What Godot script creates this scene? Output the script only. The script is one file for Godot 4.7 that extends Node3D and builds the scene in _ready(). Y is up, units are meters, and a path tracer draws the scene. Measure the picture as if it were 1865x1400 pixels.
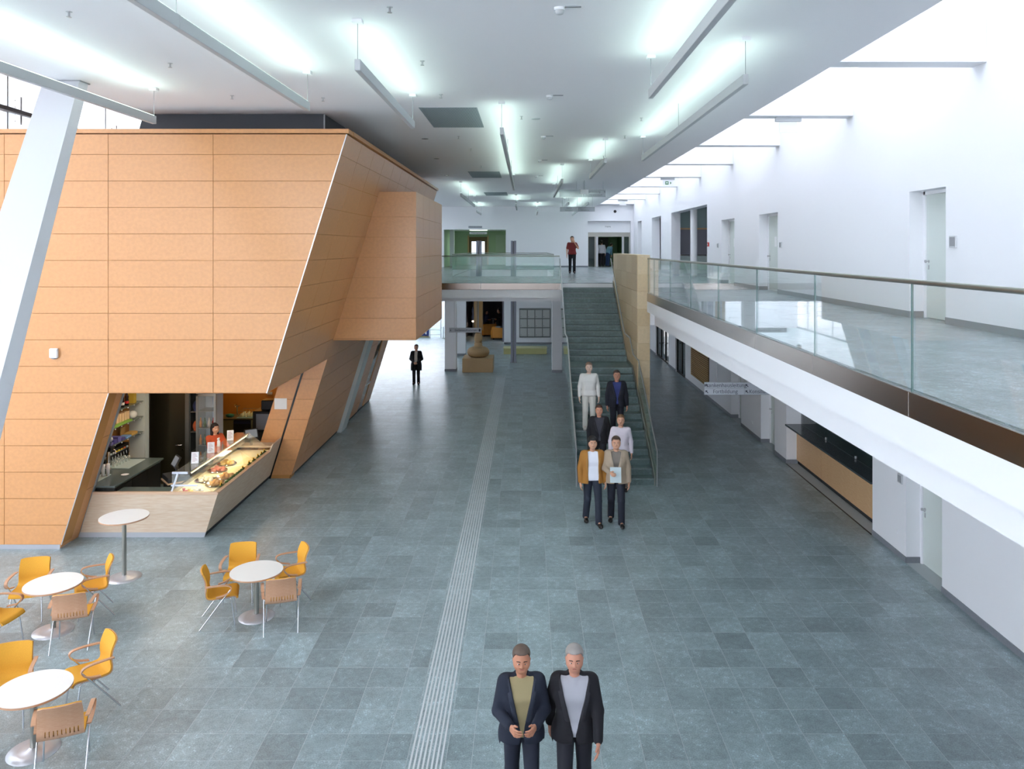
extends Node3D
# A two-storey hall: slate floor, orange clad cafe volume on the left, stair and gallery on the right.
# Metres, y up. The eye stands at x 0, z 0; a depth d below means z = -d.

const FLOOR2 := 4.62
const CEIL := 8.65
const WALL_X := 7.14
const LEAN := 3.235       # rise over run of the leaning cafe wall

var mats := {}
var taken := {}
var rng := RandomNumberGenerator.new()

# ------------------------------------------------------------------ geometry collector
class Geo:
	var v := PackedVector3Array()
	var n := PackedVector3Array()
	var uv := PackedVector2Array()
	var col := PackedColorArray()
	var idx := PackedInt32Array()

	func tri(a: Vector3, b: Vector3, c: Vector3) -> void:
		var nn := (b - a).cross(c - a).normalized()
		var s := v.size()
		v.append(a); v.append(b); v.append(c)
		n.append(nn); n.append(nn); n.append(nn)
		idx.append(s); idx.append(s + 2); idx.append(s + 1)

	func quad(a: Vector3, b: Vector3, c: Vector3, d: Vector3) -> void:
		var nn := (c - a).cross(d - b).normalized()
		var s := v.size()
		v.append(a); v.append(b); v.append(c); v.append(d)
		for i in 4:
			n.append(nn)
		idx.append_array(PackedInt32Array([s, s + 2, s + 1, s, s + 3, s + 2]))

	func quadn(p: Array, q: Array) -> void:
		var s := v.size()
		for i in 4:
			v.append(p[i]); n.append(q[i])
		idx.append_array(PackedInt32Array([s, s + 2, s + 1, s, s + 3, s + 2]))

	func box(lo: Vector3, hi: Vector3, bev := 0.0, xf := Transform3D()) -> Geo:
		if bev <= 0.0:
			var p := []
			for i in 8:
				p.append(xf * Vector3(hi.x if i & 1 else lo.x, hi.y if i & 2 else lo.y, hi.z if i & 4 else lo.z))
			quad(p[4], p[5], p[7], p[6])
			quad(p[1], p[0], p[2], p[3])
			quad(p[5], p[1], p[3], p[7])
			quad(p[0], p[4], p[6], p[2])
			quad(p[6], p[7], p[3], p[2])
			quad(p[0], p[1], p[5], p[4])
			return self
		var c := (lo + hi) * 0.5
		var h := (hi - lo) * 0.5
		var b := minf(bev, minf(h.x, minf(h.y, h.z)) * 0.98)
		# corner point on the face across axis k
		var at := func(sx: int, sy: int, sz: int, k: int) -> Vector3:
			var q := Vector3(sx * (h.x - b), sy * (h.y - b), sz * (h.z - b))
			if k == 0: q.x = sx * h.x
			elif k == 1: q.y = sy * h.y
			else: q.z = sz * h.z
			return xf * (c + q)
		for s in [-1, 1]:
			if s > 0:
				quad(at.call(1, -1, 1, 0), at.call(1, -1, -1, 0), at.call(1, 1, -1, 0), at.call(1, 1, 1, 0))
				quad(at.call(-1, 1, 1, 1), at.call(1, 1, 1, 1), at.call(1, 1, -1, 1), at.call(-1, 1, -1, 1))
				quad(at.call(-1, -1, 1, 2), at.call(1, -1, 1, 2), at.call(1, 1, 1, 2), at.call(-1, 1, 1, 2))
			else:
				quad(at.call(-1, -1, -1, 0), at.call(-1, -1, 1, 0), at.call(-1, 1, 1, 0), at.call(-1, 1, -1, 0))
				quad(at.call(-1, -1, -1, 1), at.call(1, -1, -1, 1), at.call(1, -1, 1, 1), at.call(-1, -1, 1, 1))
				quad(at.call(1, -1, -1, 2), at.call(-1, -1, -1, 2), at.call(-1, 1, -1, 2), at.call(1, 1, -1, 2))
		for s in [-1, 1]:
			for t in [-1, 1]:
				_out(at.call(-1, s, t, 1), at.call(1, s, t, 1), at.call(1, s, t, 2), at.call(-1, s, t, 2), xf.basis * Vector3(0, s, t))
				_out(at.call(s, -1, t, 0), at.call(s, 1, t, 0), at.call(s, 1, t, 2), at.call(s, -1, t, 2), xf.basis * Vector3(s, 0, t))
				_out(at.call(s, t, -1, 0), at.call(s, t, 1, 0), at.call(s, t, 1, 1), at.call(s, t, -1, 1), xf.basis * Vector3(s, t, 0))
				for u in [-1, 1]:
					var a: Vector3 = at.call(s, t, u, 0)
					var bb: Vector3 = at.call(s, t, u, 1)
					var cc: Vector3 = at.call(s, t, u, 2)
					if (bb - a).cross(cc - a).dot(xf.basis * Vector3(s, t, u)) > 0.0:
						tri(a, bb, cc)
					else:
						tri(a, cc, bb)
		return self

	func _out(a: Vector3, b: Vector3, c: Vector3, d: Vector3, towards: Vector3) -> void:
		if (c - a).cross(d - b).dot(towards) > 0.0:
			quad(a, b, c, d)
		else:
			quad(d, c, b, a)

	func bar(a: Vector3, b: Vector3, w: float, h: float, up := Vector3.UP, bev := 0.0) -> Geo:
		var z := (b - a)
		var l := z.length()
		z = z / l
		var x := up.cross(z).normalized()
		var y := z.cross(x)
		return box(Vector3(-w / 2, -h / 2, 0), Vector3(w / 2, h / 2, l), bev, Transform3D(Basis(x, y, z), a))

	# a flat outline (x, y) pushed from local z0 to z1
	func prism(poly: PackedVector2Array, z0: float, z1: float, xf := Transform3D()) -> Geo:
		var area := 0.0
		for i in poly.size():
			area += poly[i].cross(poly[(i + 1) % poly.size()])
		if area < 0.0:
			poly = poly.duplicate()
			poly.reverse()
		var t := Geometry2D.triangulate_polygon(poly)
		var pos := func(i: int, z: float) -> Vector3: return xf * Vector3(poly[i].x, poly[i].y, z)
		for i in range(0, t.size(), 3):
			var a := t[i]; var b := t[i + 1]; var c := t[i + 2]
			if (poly[b] - poly[a]).cross(poly[c] - poly[a]) < 0.0:
				var s := b
				b = c
				c = s
			tri(pos.call(a, z1), pos.call(b, z1), pos.call(c, z1))
			tri(pos.call(a, z0), pos.call(c, z0), pos.call(b, z0))
		for i in poly.size():
			var j := (i + 1) % poly.size()
			quad(pos.call(i, z0), pos.call(j, z0), pos.call(j, z1), pos.call(i, z1))
		if xf.basis.determinant() < 0.0:
			flip()
		return self

	func flip() -> void:
		for i in n.size():
			n[i] = -n[i]
		for i in range(0, idx.size(), 3):
			var s := idx[i + 1]
			idx[i + 1] = idx[i + 2]
			idx[i + 2] = s

	func tube(p: Array, r: float, sides := 8, rs: Array = []) -> Geo:
		var rings := []
		var norms := []
		var up := Vector3.UP
		var d0: Vector3 = (p[1] - p[0]).normalized()
		if absf(d0.dot(up)) > 0.9:
			up = Vector3.RIGHT
		var x := up.cross(d0).normalized()
		for i in p.size():
			var d: Vector3 = (p[mini(i + 1, p.size() - 1)] - p[maxi(i - 1, 0)]).normalized()
			x = (x - d * x.dot(d)).normalized()
			var y := d.cross(x)
			var ring := []
			var nr := []
			var rad: float = rs[i] if rs else r
			for k in sides:
				var a := TAU * k / sides
				var o := x * cos(a) + y * sin(a)
				ring.append(p[i] + o * rad)
				nr.append(o)
			rings.append(ring)
			norms.append(nr)
		for i in p.size() - 1:
			for k in sides:
				var l := (k + 1) % sides
				quadn([rings[i][k], rings[i][l], rings[i + 1][l], rings[i + 1][k]], [norms[i][k], norms[i][l], norms[i + 1][l], norms[i + 1][k]])
		for k in range(1, sides - 1):
			tri(rings[0][0], rings[0][k + 1], rings[0][k])
			var e: Array = rings[p.size() - 1]
			tri(e[0], e[k], e[k + 1])
		return self

	# outline of (radius, height) from bottom to top turned about y
	func lathe(pr: Array, sides := 24, xf := Transform3D(), smooth := false) -> Geo:
		var seg := []
		for i in pr.size() - 1:
			var e: Vector2 = pr[i + 1] - pr[i]
			seg.append(Vector2(e.y, -e.x).normalized())
		for i in pr.size() - 1:
			var n0: Vector2 = seg[i]
			var n1: Vector2 = seg[i]
			if smooth:
				if i > 0: n0 = (seg[i] + seg[i - 1]).normalized()
				if i < seg.size() - 1: n1 = (seg[i] + seg[i + 1]).normalized()
			for k in sides:
				var a := TAU * k / sides
				var b := TAU * (k + 1) / sides
				var ca := cos(a); var sa := sin(a); var cb := cos(b); var sb := sin(b)
				var p: Vector2 = pr[i]
				var q: Vector2 = pr[i + 1]
				quadn([xf * Vector3(p.x * cb, p.y, p.x * sb), xf * Vector3(p.x * ca, p.y, p.x * sa), xf * Vector3(q.x * ca, q.y, q.x * sa), xf * Vector3(q.x * cb, q.y, q.x * sb)],
					[xf.basis * Vector3(n0.x * cb, n0.y, n0.x * sb), xf.basis * Vector3(n0.x * ca, n0.y, n0.x * sa), xf.basis * Vector3(n1.x * ca, n1.y, n1.x * sa), xf.basis * Vector3(n1.x * cb, n1.y, n1.x * sb)])
		return self

	func ball(c: Vector3, r: Vector3, sides := 12, rows := 8) -> Geo:
		var pr := []
		for i in rows + 1:
			var a := PI * i / rows - PI / 2
			pr.append(Vector2(maxf(cos(a), 0.0001), sin(a)))
		return lathe(pr, sides, Transform3D(Basis.from_scale(r), c), true)

	# a bent board: point(u, v) and its outer normal for u, v in 0..1, with cells left out where hole(i, j)
	func board(nu: int, nv: int, point: Callable, thick: float, hole = null) -> Geo:
		var p := []
		for i in nu + 1:
			var row := []
			for j in nv + 1:
				row.append(point.call(float(i) / nu, float(j) / nv))
			p.append(row)
		var nn := []
		for i in nu + 1:
			var row := []
			for j in nv + 1:
				var du: Vector3 = p[mini(i + 1, nu)][j] - p[maxi(i - 1, 0)][j]
				var dv: Vector3 = p[i][mini(j + 1, nv)] - p[i][maxi(j - 1, 0)]
				row.append(du.cross(dv).normalized())
			nn.append(row)
		var full := func(i: int, j: int) -> bool:
			return i >= 0 and j >= 0 and i < nu and j < nv and not (hole != null and hole.call(i, j))
		for i in nu:
			for j in nv:
				if not full.call(i, j):
					continue
				var a: Vector3 = p[i][j]; var b: Vector3 = p[i + 1][j]; var c: Vector3 = p[i + 1][j + 1]; var d: Vector3 = p[i][j + 1]
				var na: Vector3 = nn[i][j]; var nb: Vector3 = nn[i + 1][j]; var nc: Vector3 = nn[i + 1][j + 1]; var nd: Vector3 = nn[i][j + 1]
				var a2 := a - na * thick; var b2 := b - nb * thick; var c2 := c - nc * thick; var d2 := d - nd * thick
				quadn([a, b, c, d], [na, nb, nc, nd])
				quadn([d2, c2, b2, a2], [-nd, -nc, -nb, -na])
				if not full.call(i, j - 1): quad(a2, b2, b, a)
				if not full.call(i + 1, j): quad(b2, c2, c, b)
				if not full.call(i, j + 1): quad(c2, d2, d, c)
				if not full.call(i - 1, j): quad(d2, a2, a, d)
		return self

	func mesh() -> ArrayMesh:
		var arr := []
		arr.resize(Mesh.ARRAY_MAX)
		arr[Mesh.ARRAY_VERTEX] = v
		arr[Mesh.ARRAY_NORMAL] = n
		if uv.size() == v.size(): arr[Mesh.ARRAY_TEX_UV] = uv
		if col.size() == v.size(): arr[Mesh.ARRAY_COLOR] = col
		arr[Mesh.ARRAY_INDEX] = idx
		var m := ArrayMesh.new()
		m.add_surface_from_arrays(Mesh.PRIMITIVE_TRIANGLES, arr)
		return m

# ------------------------------------------------------------------ nodes
func numbered(called: String) -> String:
	var k: int = taken.get(called, 0)
	taken[called] = k + 1
	return called if k == 0 else "%s_%03d" % [called, k]

func thing(called: String, label: String, category: String, at := Vector3.ZERO, turn := 0.0, group := "") -> Node3D:
	var o := Node3D.new()
	o.name = numbered(called)
	add_child(o)
	o.position = at
	o.rotation.y = turn
	o.set_meta("label", label)
	o.set_meta("category", category)
	if group: o.set_meta("group", group)
	return o

func part(parent: Node3D, called: String, g, m: Material, label := "") -> MeshInstance3D:
	var o := MeshInstance3D.new()
	o.name = called
	o.mesh = g.mesh() if g is Geo else g
	o.material_override = m
	parent.add_child(o, true)
	if label: o.set_meta("label", label)
	return o

func single(called: String, g, m: Material, label: String, category: String, at := Vector3.ZERO, turn := 0.0, group := "") -> MeshInstance3D:
	var o := part(self, numbered(called), g, m)
	o.position = at
	o.rotation.y = turn
	o.set_meta("label", label)
	o.set_meta("category", category)
	if group: o.set_meta("group", group)
	return o

func struct(called: String, g, m: Material, parent: Node3D = null) -> MeshInstance3D:
	var o := part(parent if parent else self, called if parent else numbered(called), g, m)
	if parent == null: o.set_meta("kind", "structure")
	return o

func frame(called: String) -> Node3D:
	var o := Node3D.new()
	o.name = numbered(called)
	add_child(o)
	o.set_meta("kind", "structure")
	return o

func copy(o: Node3D, at: Vector3, turn: float, label := "") -> Node3D:
	var c: Node3D = o.duplicate()
	c.name = numbered(String(o.name))
	add_child(c)
	c.position = at
	c.rotation.y = turn
	if label: c.set_meta("label", label)
	return c

func bx(x0: float, x1: float, y0: float, y1: float, d0: float, d1: float, bev := 0.0) -> Geo:
	return Geo.new().box(Vector3(minf(x0, x1), minf(y0, y1), -maxf(d0, d1)), Vector3(maxf(x0, x1), maxf(y0, y1), -minf(d0, d1)), bev)

func addbx(g: Geo, x0: float, x1: float, y0: float, y1: float, d0: float, d1: float, bev := 0.0) -> void:
	g.box(Vector3(minf(x0, x1), minf(y0, y1), -maxf(d0, d1)), Vector3(maxf(x0, x1), maxf(y0, y1), -minf(d0, d1)), bev)

func V(x: float, y: float, d: float) -> Vector3:
	return Vector3(x, y, -d)

func lean_x(y: float) -> float:
	return -6.05 + y / LEAN

# a wall with openings: plane of (u, w) cells; u runs along the wall, w up. open: Array of Rect2(u0, w0, du, dw)
func wall_cells(u0: float, u1: float, w0: float, w1: float, open: Array, to: Callable, thick: float) -> Geo:
	var us := [u0, u1]
	var ws := [w0, w1]
	for r in open:
		for q in [r.position.x, r.end.x]:
			if q > u0 and q < u1 and not us.has(q): us.append(q)
		for q in [r.position.y, r.end.y]:
			if q > w0 and q < w1 and not ws.has(q): ws.append(q)
	us.sort()
	ws.sort()
	var solid := func(i: int, j: int) -> bool:
		if i < 0 or j < 0 or i >= us.size() - 1 or j >= ws.size() - 1: return false
		var c := Vector2((us[i] + us[i + 1]) / 2, (ws[j] + ws[j + 1]) / 2)
		for r in open:
			if r.has_point(c): return false
		return true
	var g := Geo.new()
	for i in us.size() - 1:
		for j in ws.size() - 1:
			if not solid.call(i, j): continue
			var a := [Vector2(us[i], ws[j]), Vector2(us[i + 1], ws[j]), Vector2(us[i + 1], ws[j + 1]), Vector2(us[i], ws[j + 1])]
			var f := []
			var k := []
			for q in a:
				f.append(to.call(q.x, q.y, 0.0))
				k.append(to.call(q.x, q.y, thick))
			g.quad(f[0], f[1], f[2], f[3])
			g.quad(k[3], k[2], k[1], k[0])
			if not solid.call(i, j - 1): g.quad(k[0], k[1], f[1], f[0])
			if not solid.call(i + 1, j): g.quad(k[1], k[2], f[2], f[1])
			if not solid.call(i, j + 1): g.quad(k[2], k[3], f[3], f[2])
			if not solid.call(i - 1, j): g.quad(k[3], k[0], f[0], f[3])
	return g

# ------------------------------------------------------------------ materials
func mat(key: String, c := Color.WHITE, rough := 0.6, metal := 0.0, spec := 0.5) -> StandardMaterial3D:
	if mats.has(key): return mats[key]
	var m := StandardMaterial3D.new()
	m.resource_name = key
	m.albedo_color = c
	m.roughness = rough
	m.metallic = metal
	m.metallic_specular = spec
	mats[key] = m
	return m

func c8(r: int, g: int, b: int) -> Color:
	return Color8(r, g, b)

func glass(key: String, c: Color, a: float) -> StandardMaterial3D:
	if mats.has(key): return mats[key]
	var m := mat(key, Color(c.r, c.g, c.b, a), 0.02)
	m.transparency = BaseMaterial3D.TRANSPARENCY_ALPHA
	return m

func glow(key: String, c: Color, e: float) -> StandardMaterial3D:
	if mats.has(key): return mats[key]
	var m := mat(key, c, 0.5)
	m.emission_enabled = true
	m.emission = c
	m.emission_energy_multiplier = e
	return m

func noise_image(size: int, f: Callable) -> ImageTexture:
	var im := Image.create(size, size, false, Image.FORMAT_RGB8)
	for y in size:
		for x in size:
			im.set_pixel(x, y, f.call(x, y))
	return ImageTexture.create_from_image(im)

# a tiling noise picture as an array of floats 0..1
func tile_noise(size: int, freq: float, octaves: int, sd: int, type := FastNoiseLite.TYPE_SIMPLEX_SMOOTH) -> PackedByteArray:
	var f := FastNoiseLite.new()
	f.noise_type = type
	f.seed = sd
	f.frequency = freq
	f.fractal_octaves = octaves
	return f.get_seamless_image(size, size).get_data()

func make_textures() -> void:
	var s := 1024
	var a := tile_noise(s, 0.004, 5, 3)
	var b := tile_noise(s, 0.03, 4, 7)
	var c := tile_noise(s, 0.16, 2, 11)
	var e := tile_noise(s, 0.006, 3, 23)
	var im := PackedByteArray()
	im.resize(s * s * 3)
	for i in s * s:
		var y := i / s
		var q := 0.70 + 0.13 * (a[i] / 255.0 - 0.5) + 0.12 * (b[i] / 255.0 - 0.5) + 0.20 * (c[i] / 255.0 - 0.5)
		# thin dark mineral veins
		var w := absf(e[i] / 255.0 - 0.5 + 0.04 * (b[i] / 255.0 - 0.5))
		if w < 0.006 and a[i] > 120: q -= 0.13 * (1.0 - w / 0.006)
		# pale quartz flecks in patches
		if b[i] > 168 and c[i] > 150 and a[i] > 120: q += 0.09
		q = clampf(q, 0.05, 1.0)
		im[i * 3] = int(q * 240.0)
		im[i * 3 + 1] = int(q * 250.0)
		im[i * 3 + 2] = int(q * 252.0)
	mats["slate_tex"] = ImageTexture.create_from_image(Image.create_from_data(s, s, false, Image.FORMAT_RGB8, im))
	# wood: stretched grain
	var s2 := 512
	var g1 := tile_noise(s2, 0.012, 3, 31)
	var g2 := tile_noise(s2, 0.09, 2, 37)
	var wm := PackedByteArray()
	wm.resize(s2 * s2 * 3)
	for i in s2 * s2:
		var x := i % s2
		var y := i / s2
		var k := ((y * 9) % s2) * s2 + x
		var q := 0.95 + 0.05 * (g1[k] / 255.0 - 0.5) + 0.04 * (g2[((y * 5) % s2) * s2 + (x / 4) % s2] / 255.0 - 0.5)
		q = clampf(q, 0.0, 1.0)
		wm[i * 3] = int(q * 252); wm[i * 3 + 1] = int(q * q * 255); wm[i * 3 + 2] = int(q * q * q * 258) & 255 if q * q * q * 258 < 255 else 255
	mats["wood_tex"] = ImageTexture.create_from_image(Image.create_from_data(s2, s2, false, Image.FORMAT_RGB8, wm))
	# fine mottle for laminate, plaster, stone
	var pm := PackedByteArray()
	pm.resize(s2 * s2 * 3)
	var h1 := tile_noise(s2, 0.02, 4, 41)
	var h2 := tile_noise(s2, 0.25, 2, 43)
	for i in s2 * s2:
		var q := clampf(0.95 + 0.05 * (h1[i] / 255.0 - 0.5) + 0.05 * (h2[i] / 255.0 - 0.5), 0.0, 1.0)
		var t := int(q * 255)
		pm[i * 3] = t; pm[i * 3 + 1] = t; pm[i * 3 + 2] = t
	mats["mottle_tex"] = ImageTexture.create_from_image(Image.create_from_data(s2, s2, false, Image.FORMAT_RGB8, pm))

func tri_mat(key: String, tex: String, c: Color, rough: float, scale: Vector3, world := true, spec := 0.5, offset := Vector3.ZERO) -> StandardMaterial3D:
	if mats.has(key): return mats[key]
	var m := mat(key, c, rough, 0.0, spec)
	m.albedo_texture = mats[tex]
	m.uv1_triplanar = true
	m.uv1_world_triplanar = world
	m.uv1_scale = scale
	m.uv1_offset = offset
	m.uv1_triplanar_sharpness = 8.0
	return m

func lettering(parent: Node3D, text: String, height: float, at: Vector3, m: Material, turn := 0.0, tilt := 0.0) -> MeshInstance3D:
	var t := TextMesh.new()
	var f := SystemFont.new()
	f.font_names = PackedStringArray(["Droid Sans"])
	t.font = f
	t.text = text
	t.font_size = 32
	t.pixel_size = height / 24.0
	t.depth = 0.003
	t.curve_step = 2.0
	var o := part(parent, "lettering", t, m)
	o.position = at
	o.rotation = Vector3(tilt, turn, 0)
	return o

# ------------------------------------------------------------------ scene
func _ready() -> void:
	rng.seed = 20
	# camera: level, lens shifted downwards so that all uprights stay upright
	var cam := Camera3D.new()
	cam.name = "camera"
	add_child(cam)
	cam.position = Vector3(0, 5.92, 0)
	var near := 0.1
	cam.set_frustum(near * 1400.0 / 1420.0, Vector2(-26.0, -249.0) * near / 1420.0, near, 400.0)
	cam.current = true
	# overcast sky
	var sky_m := ProceduralSkyMaterial.new()
	sky_m.sky_top_color = Color(0.935, 0.955, 1.0)
	sky_m.sky_horizon_color = Color(0.955, 0.97, 1.0)
	sky_m.ground_bottom_color = Color(0.75, 0.75, 0.75)
	sky_m.ground_horizon_color = Color(0.8, 0.8, 0.8)
	sky_m.sky_energy_multiplier = 1.0
	var sky := Sky.new()
	sky.sky_material = sky_m
	var env := Environment.new()
	env.background_mode = Environment.BG_SKY
	env.sky = sky
	env.background_energy_multiplier = SKY_ENERGY
	env.tonemap_mode = Environment.TONE_MAPPER_LINEAR
	env.tonemap_exposure = EXPOSURE
	env.ambient_light_source = Environment.AMBIENT_SOURCE_SKY
	env.sdfgi_enabled = true
	env.ssao_enabled = true
	env.ssil_enabled = true
	var we := WorldEnvironment.new()
	we.name = "environment"
	we.environment = env
	add_child(we)

	make_textures()
	make_materials()
	build_floor()
	build_shell()
	build_right_wall_fittings()
	build_gallery()
	build_upper_floor()
	build_stair()
	build_cafe_volume()
	build_ceiling_fittings()
	build_cafe_room()
	build_far_rooms()
	build_furniture()
	build_signs()
	build_people()

const SKY_ENERGY := 12.6
const EXPOSURE := 1.12
const LAMP_ENERGY := 0.22

func make_materials() -> void:
	mat("plaster", c8(238, 239, 243), 0.8)
	mat("white", c8(240, 241, 244), 0.6)
	mat("ceiling", c8(244, 243, 246), 0.9)
	mat("steel", c8(190, 190, 192), 0.28, 1.0)
	mat("steel_trim", c8(160, 150, 143), 0.2, 1.0)
	mat("brushed", c8(170, 168, 160), 0.35, 1.0)
	mat("chrome", c8(215, 216, 220), 0.12, 1.0)
	mat("dark", c8(38, 40, 44), 0.5)
	mat("black", c8(18, 18, 20), 0.4)
	mat("grey", c8(150, 152, 156), 0.5)
	mat("lamp_body", c8(196, 199, 202), 0.45)
	tri_mat("base_stone", "mottle_tex", c8(138, 142, 150), 0.5, Vector3.ONE * 2.0)
	tri_mat("orange", "mottle_tex", c8(226, 164, 108), 0.3, Vector3.ONE * 1.0)
	mat("orange_core", c8(196, 140, 78), 0.6)
	tri_mat("birch", "wood_tex", c8(228, 212, 192), 0.45, Vector3(0.35, 0.35, 0.35))
	tri_mat("maple", "wood_tex", c8(226, 192, 150), 0.4, Vector3(0.7, 0.7, 0.7))
	tri_mat("beech", "wood_tex", c8(214, 172, 142), 0.4, Vector3(2, 2, 2), false)
	tri_mat("sandstone", "mottle_tex", c8(222, 200, 164), 0.55, Vector3.ONE * 0.9)
	tri_mat("sandstone_b", "mottle_tex", c8(214, 190, 152), 0.55, Vector3.ONE * 0.8)
	tri_mat("carved", "mottle_tex", c8(196, 164, 120), 0.6, Vector3.ONE * 2.5)
	tri_mat("fabric", "mottle_tex", c8(236, 172, 52), 0.8, Vector3.ONE * 6.0, false)
	mat("table_white", c8(238, 237, 232), 0.35)
	glass("rail_glass", c8(170, 215, 205), 0.05)
	glass("green_glass", c8(130, 200, 180), 0.11)
	glass("solar", c8(70, 80, 84), 0.36)
	glass("pane", c8(210, 230, 235), 0.05)
	glass("dark_glass", c8(28, 48, 50), 0.55)
	glass("clear", c8(225, 240, 238), 0.06)
	tri_mat("slate_up", "slate_tex", c8(206, 212, 216), 0.26, Vector3.ONE * 0.25)
	for k in 8:
		var t: float = [0.965, 1.0, 0.98, 1.02, 0.915, 1.005, 0.97, 1.03][k]
		tri_mat("slate_%d" % k, "slate_tex", Color(0.875 * t, 0.94 * t, 0.955 * t), 0.32, Vector3(0.25, 0.25, 0.25), true, 0.64, Vector3(0.137 * k, 0.0, 0.291 * k))
	tri_mat("stair_slate", "slate_tex", Color(0.60, 0.68, 0.68), 0.45, Vector3.ONE * 0.3)
	tri_mat("nosing", "slate_tex", Color(0.72, 0.78, 0.78), 0.45, Vector3.ONE * 0.5)

# ------------------------------------------------------------------ floor of slate slabs
func build_floor() -> void:
	var floor_o := struct("floor", bx(-13.2, 7.7, -0.3, -0.0015, -8.2, 60.2), mat("grout", c8(186, 194, 196), 0.7))
	var xs := []
	var x := -1.66
	while x > -13.0:
		xs.push_front(x)
		x -= 0.5
	xs.append(-1.38); xs.append(-0.93)
	x = -0.63
	while x < 7.1:
		xs.append(x)
		x += 0.5
	xs.append(7.14)
	var cells := []
	for i in xs.size() - 1:
		var x0: float = xs[i]
		var x1: float = xs[i + 1]
		for r in range(-12, 118):
			var d0 := r * 0.5
			if x0 == -1.38 and d0 > 8.0 and d0 < 35.6: continue   # the ribbed guiding strip lies here
			cells.append([x0, x1, d0])
	# nearest ones in sight first
	var seen := []
	var rest := []
	for c in cells:
		var d: float = c[2] + 0.25
		var cx: float = (c[0] + c[1]) / 2
		if d > 8.6 and absf(cx + 0.018 * d) < 0.655 * d and cx < 7.0 and not (cx < -9.2 and d > 15.3) and d < 16.5 : seen.append(c)
		else: rest.append(c)
	seen.sort_custom(func(a, b): return a[2] < b[2] if a[2] != b[2] else a[0] < b[0])
	while seen.size() > 300:
		rest.append(seen.pop_back())
	var shapes := {}
	for c in seen:
		var w := snappedf(c[1] - c[0], 0.01)
		if not shapes.has(w):
			shapes[w] = Geo.new().box(Vector3(-w / 2 + 0.0032, -0.03, -0.25 + 0.0032), Vector3(w / 2 - 0.0032, 0, 0.25 - 0.0032), 0.001).mesh()
		var o := part(floor_o, "tile", shapes[w], mats["slate_%d" % rng.randi_range(0, 7)])
		o.position = Vector3((c[0] + c[1]) / 2, 0, -c[2] - 0.25)
	var groups := []
	for k in 8: groups.append(Geo.new())
	for c in rest:
		var g: Geo = groups[rng.randi_range(0, 7)]
		var p := [V(c[0] + 0.0032, 0, c[2] + 0.0032), V(c[1] - 0.0032, 0, c[2] + 0.0032), V(c[1] - 0.0032, 0, c[2] + 0.4968), V(c[0] + 0.0032, 0, c[2] + 0.4968)]
		g.quad(p[0], p[1], p[2], p[3])
		for e in 4:
			g.quad(p[(e + 1) % 4], p[e], p[e] - Vector3(0, 0.003, 0), p[(e + 1) % 4] - Vector3(0, 0.003, 0))
	for k in 8:
		var o := part(floor_o, "tiles", groups[k], mats["slate_%d" % k])
		o.set_meta("kind", "stuff")
	# ribbed guiding strip
	var st := thing("guiding_strip", "long ribbed guiding strip for the blind set in slate floor", "guiding strip", V(-1.155, 0, 22))
	part(st, "bed", Geo.new().box(Vector3(-0.222, -0.03, -13.6), Vector3(0.222, 0.0, 13.6)), mats["slate_5"])
	for k in 8:
		var rx := -0.178 + k * 0.0509
		part(st, "rib", Geo.new().box(Vector3(rx - 0.0125, -0.01, -13.55), Vector3(rx + 0.0125, 0.004, 13.55), 0.003), mat("rib", c8(206, 211, 213), 0.55))

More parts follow.
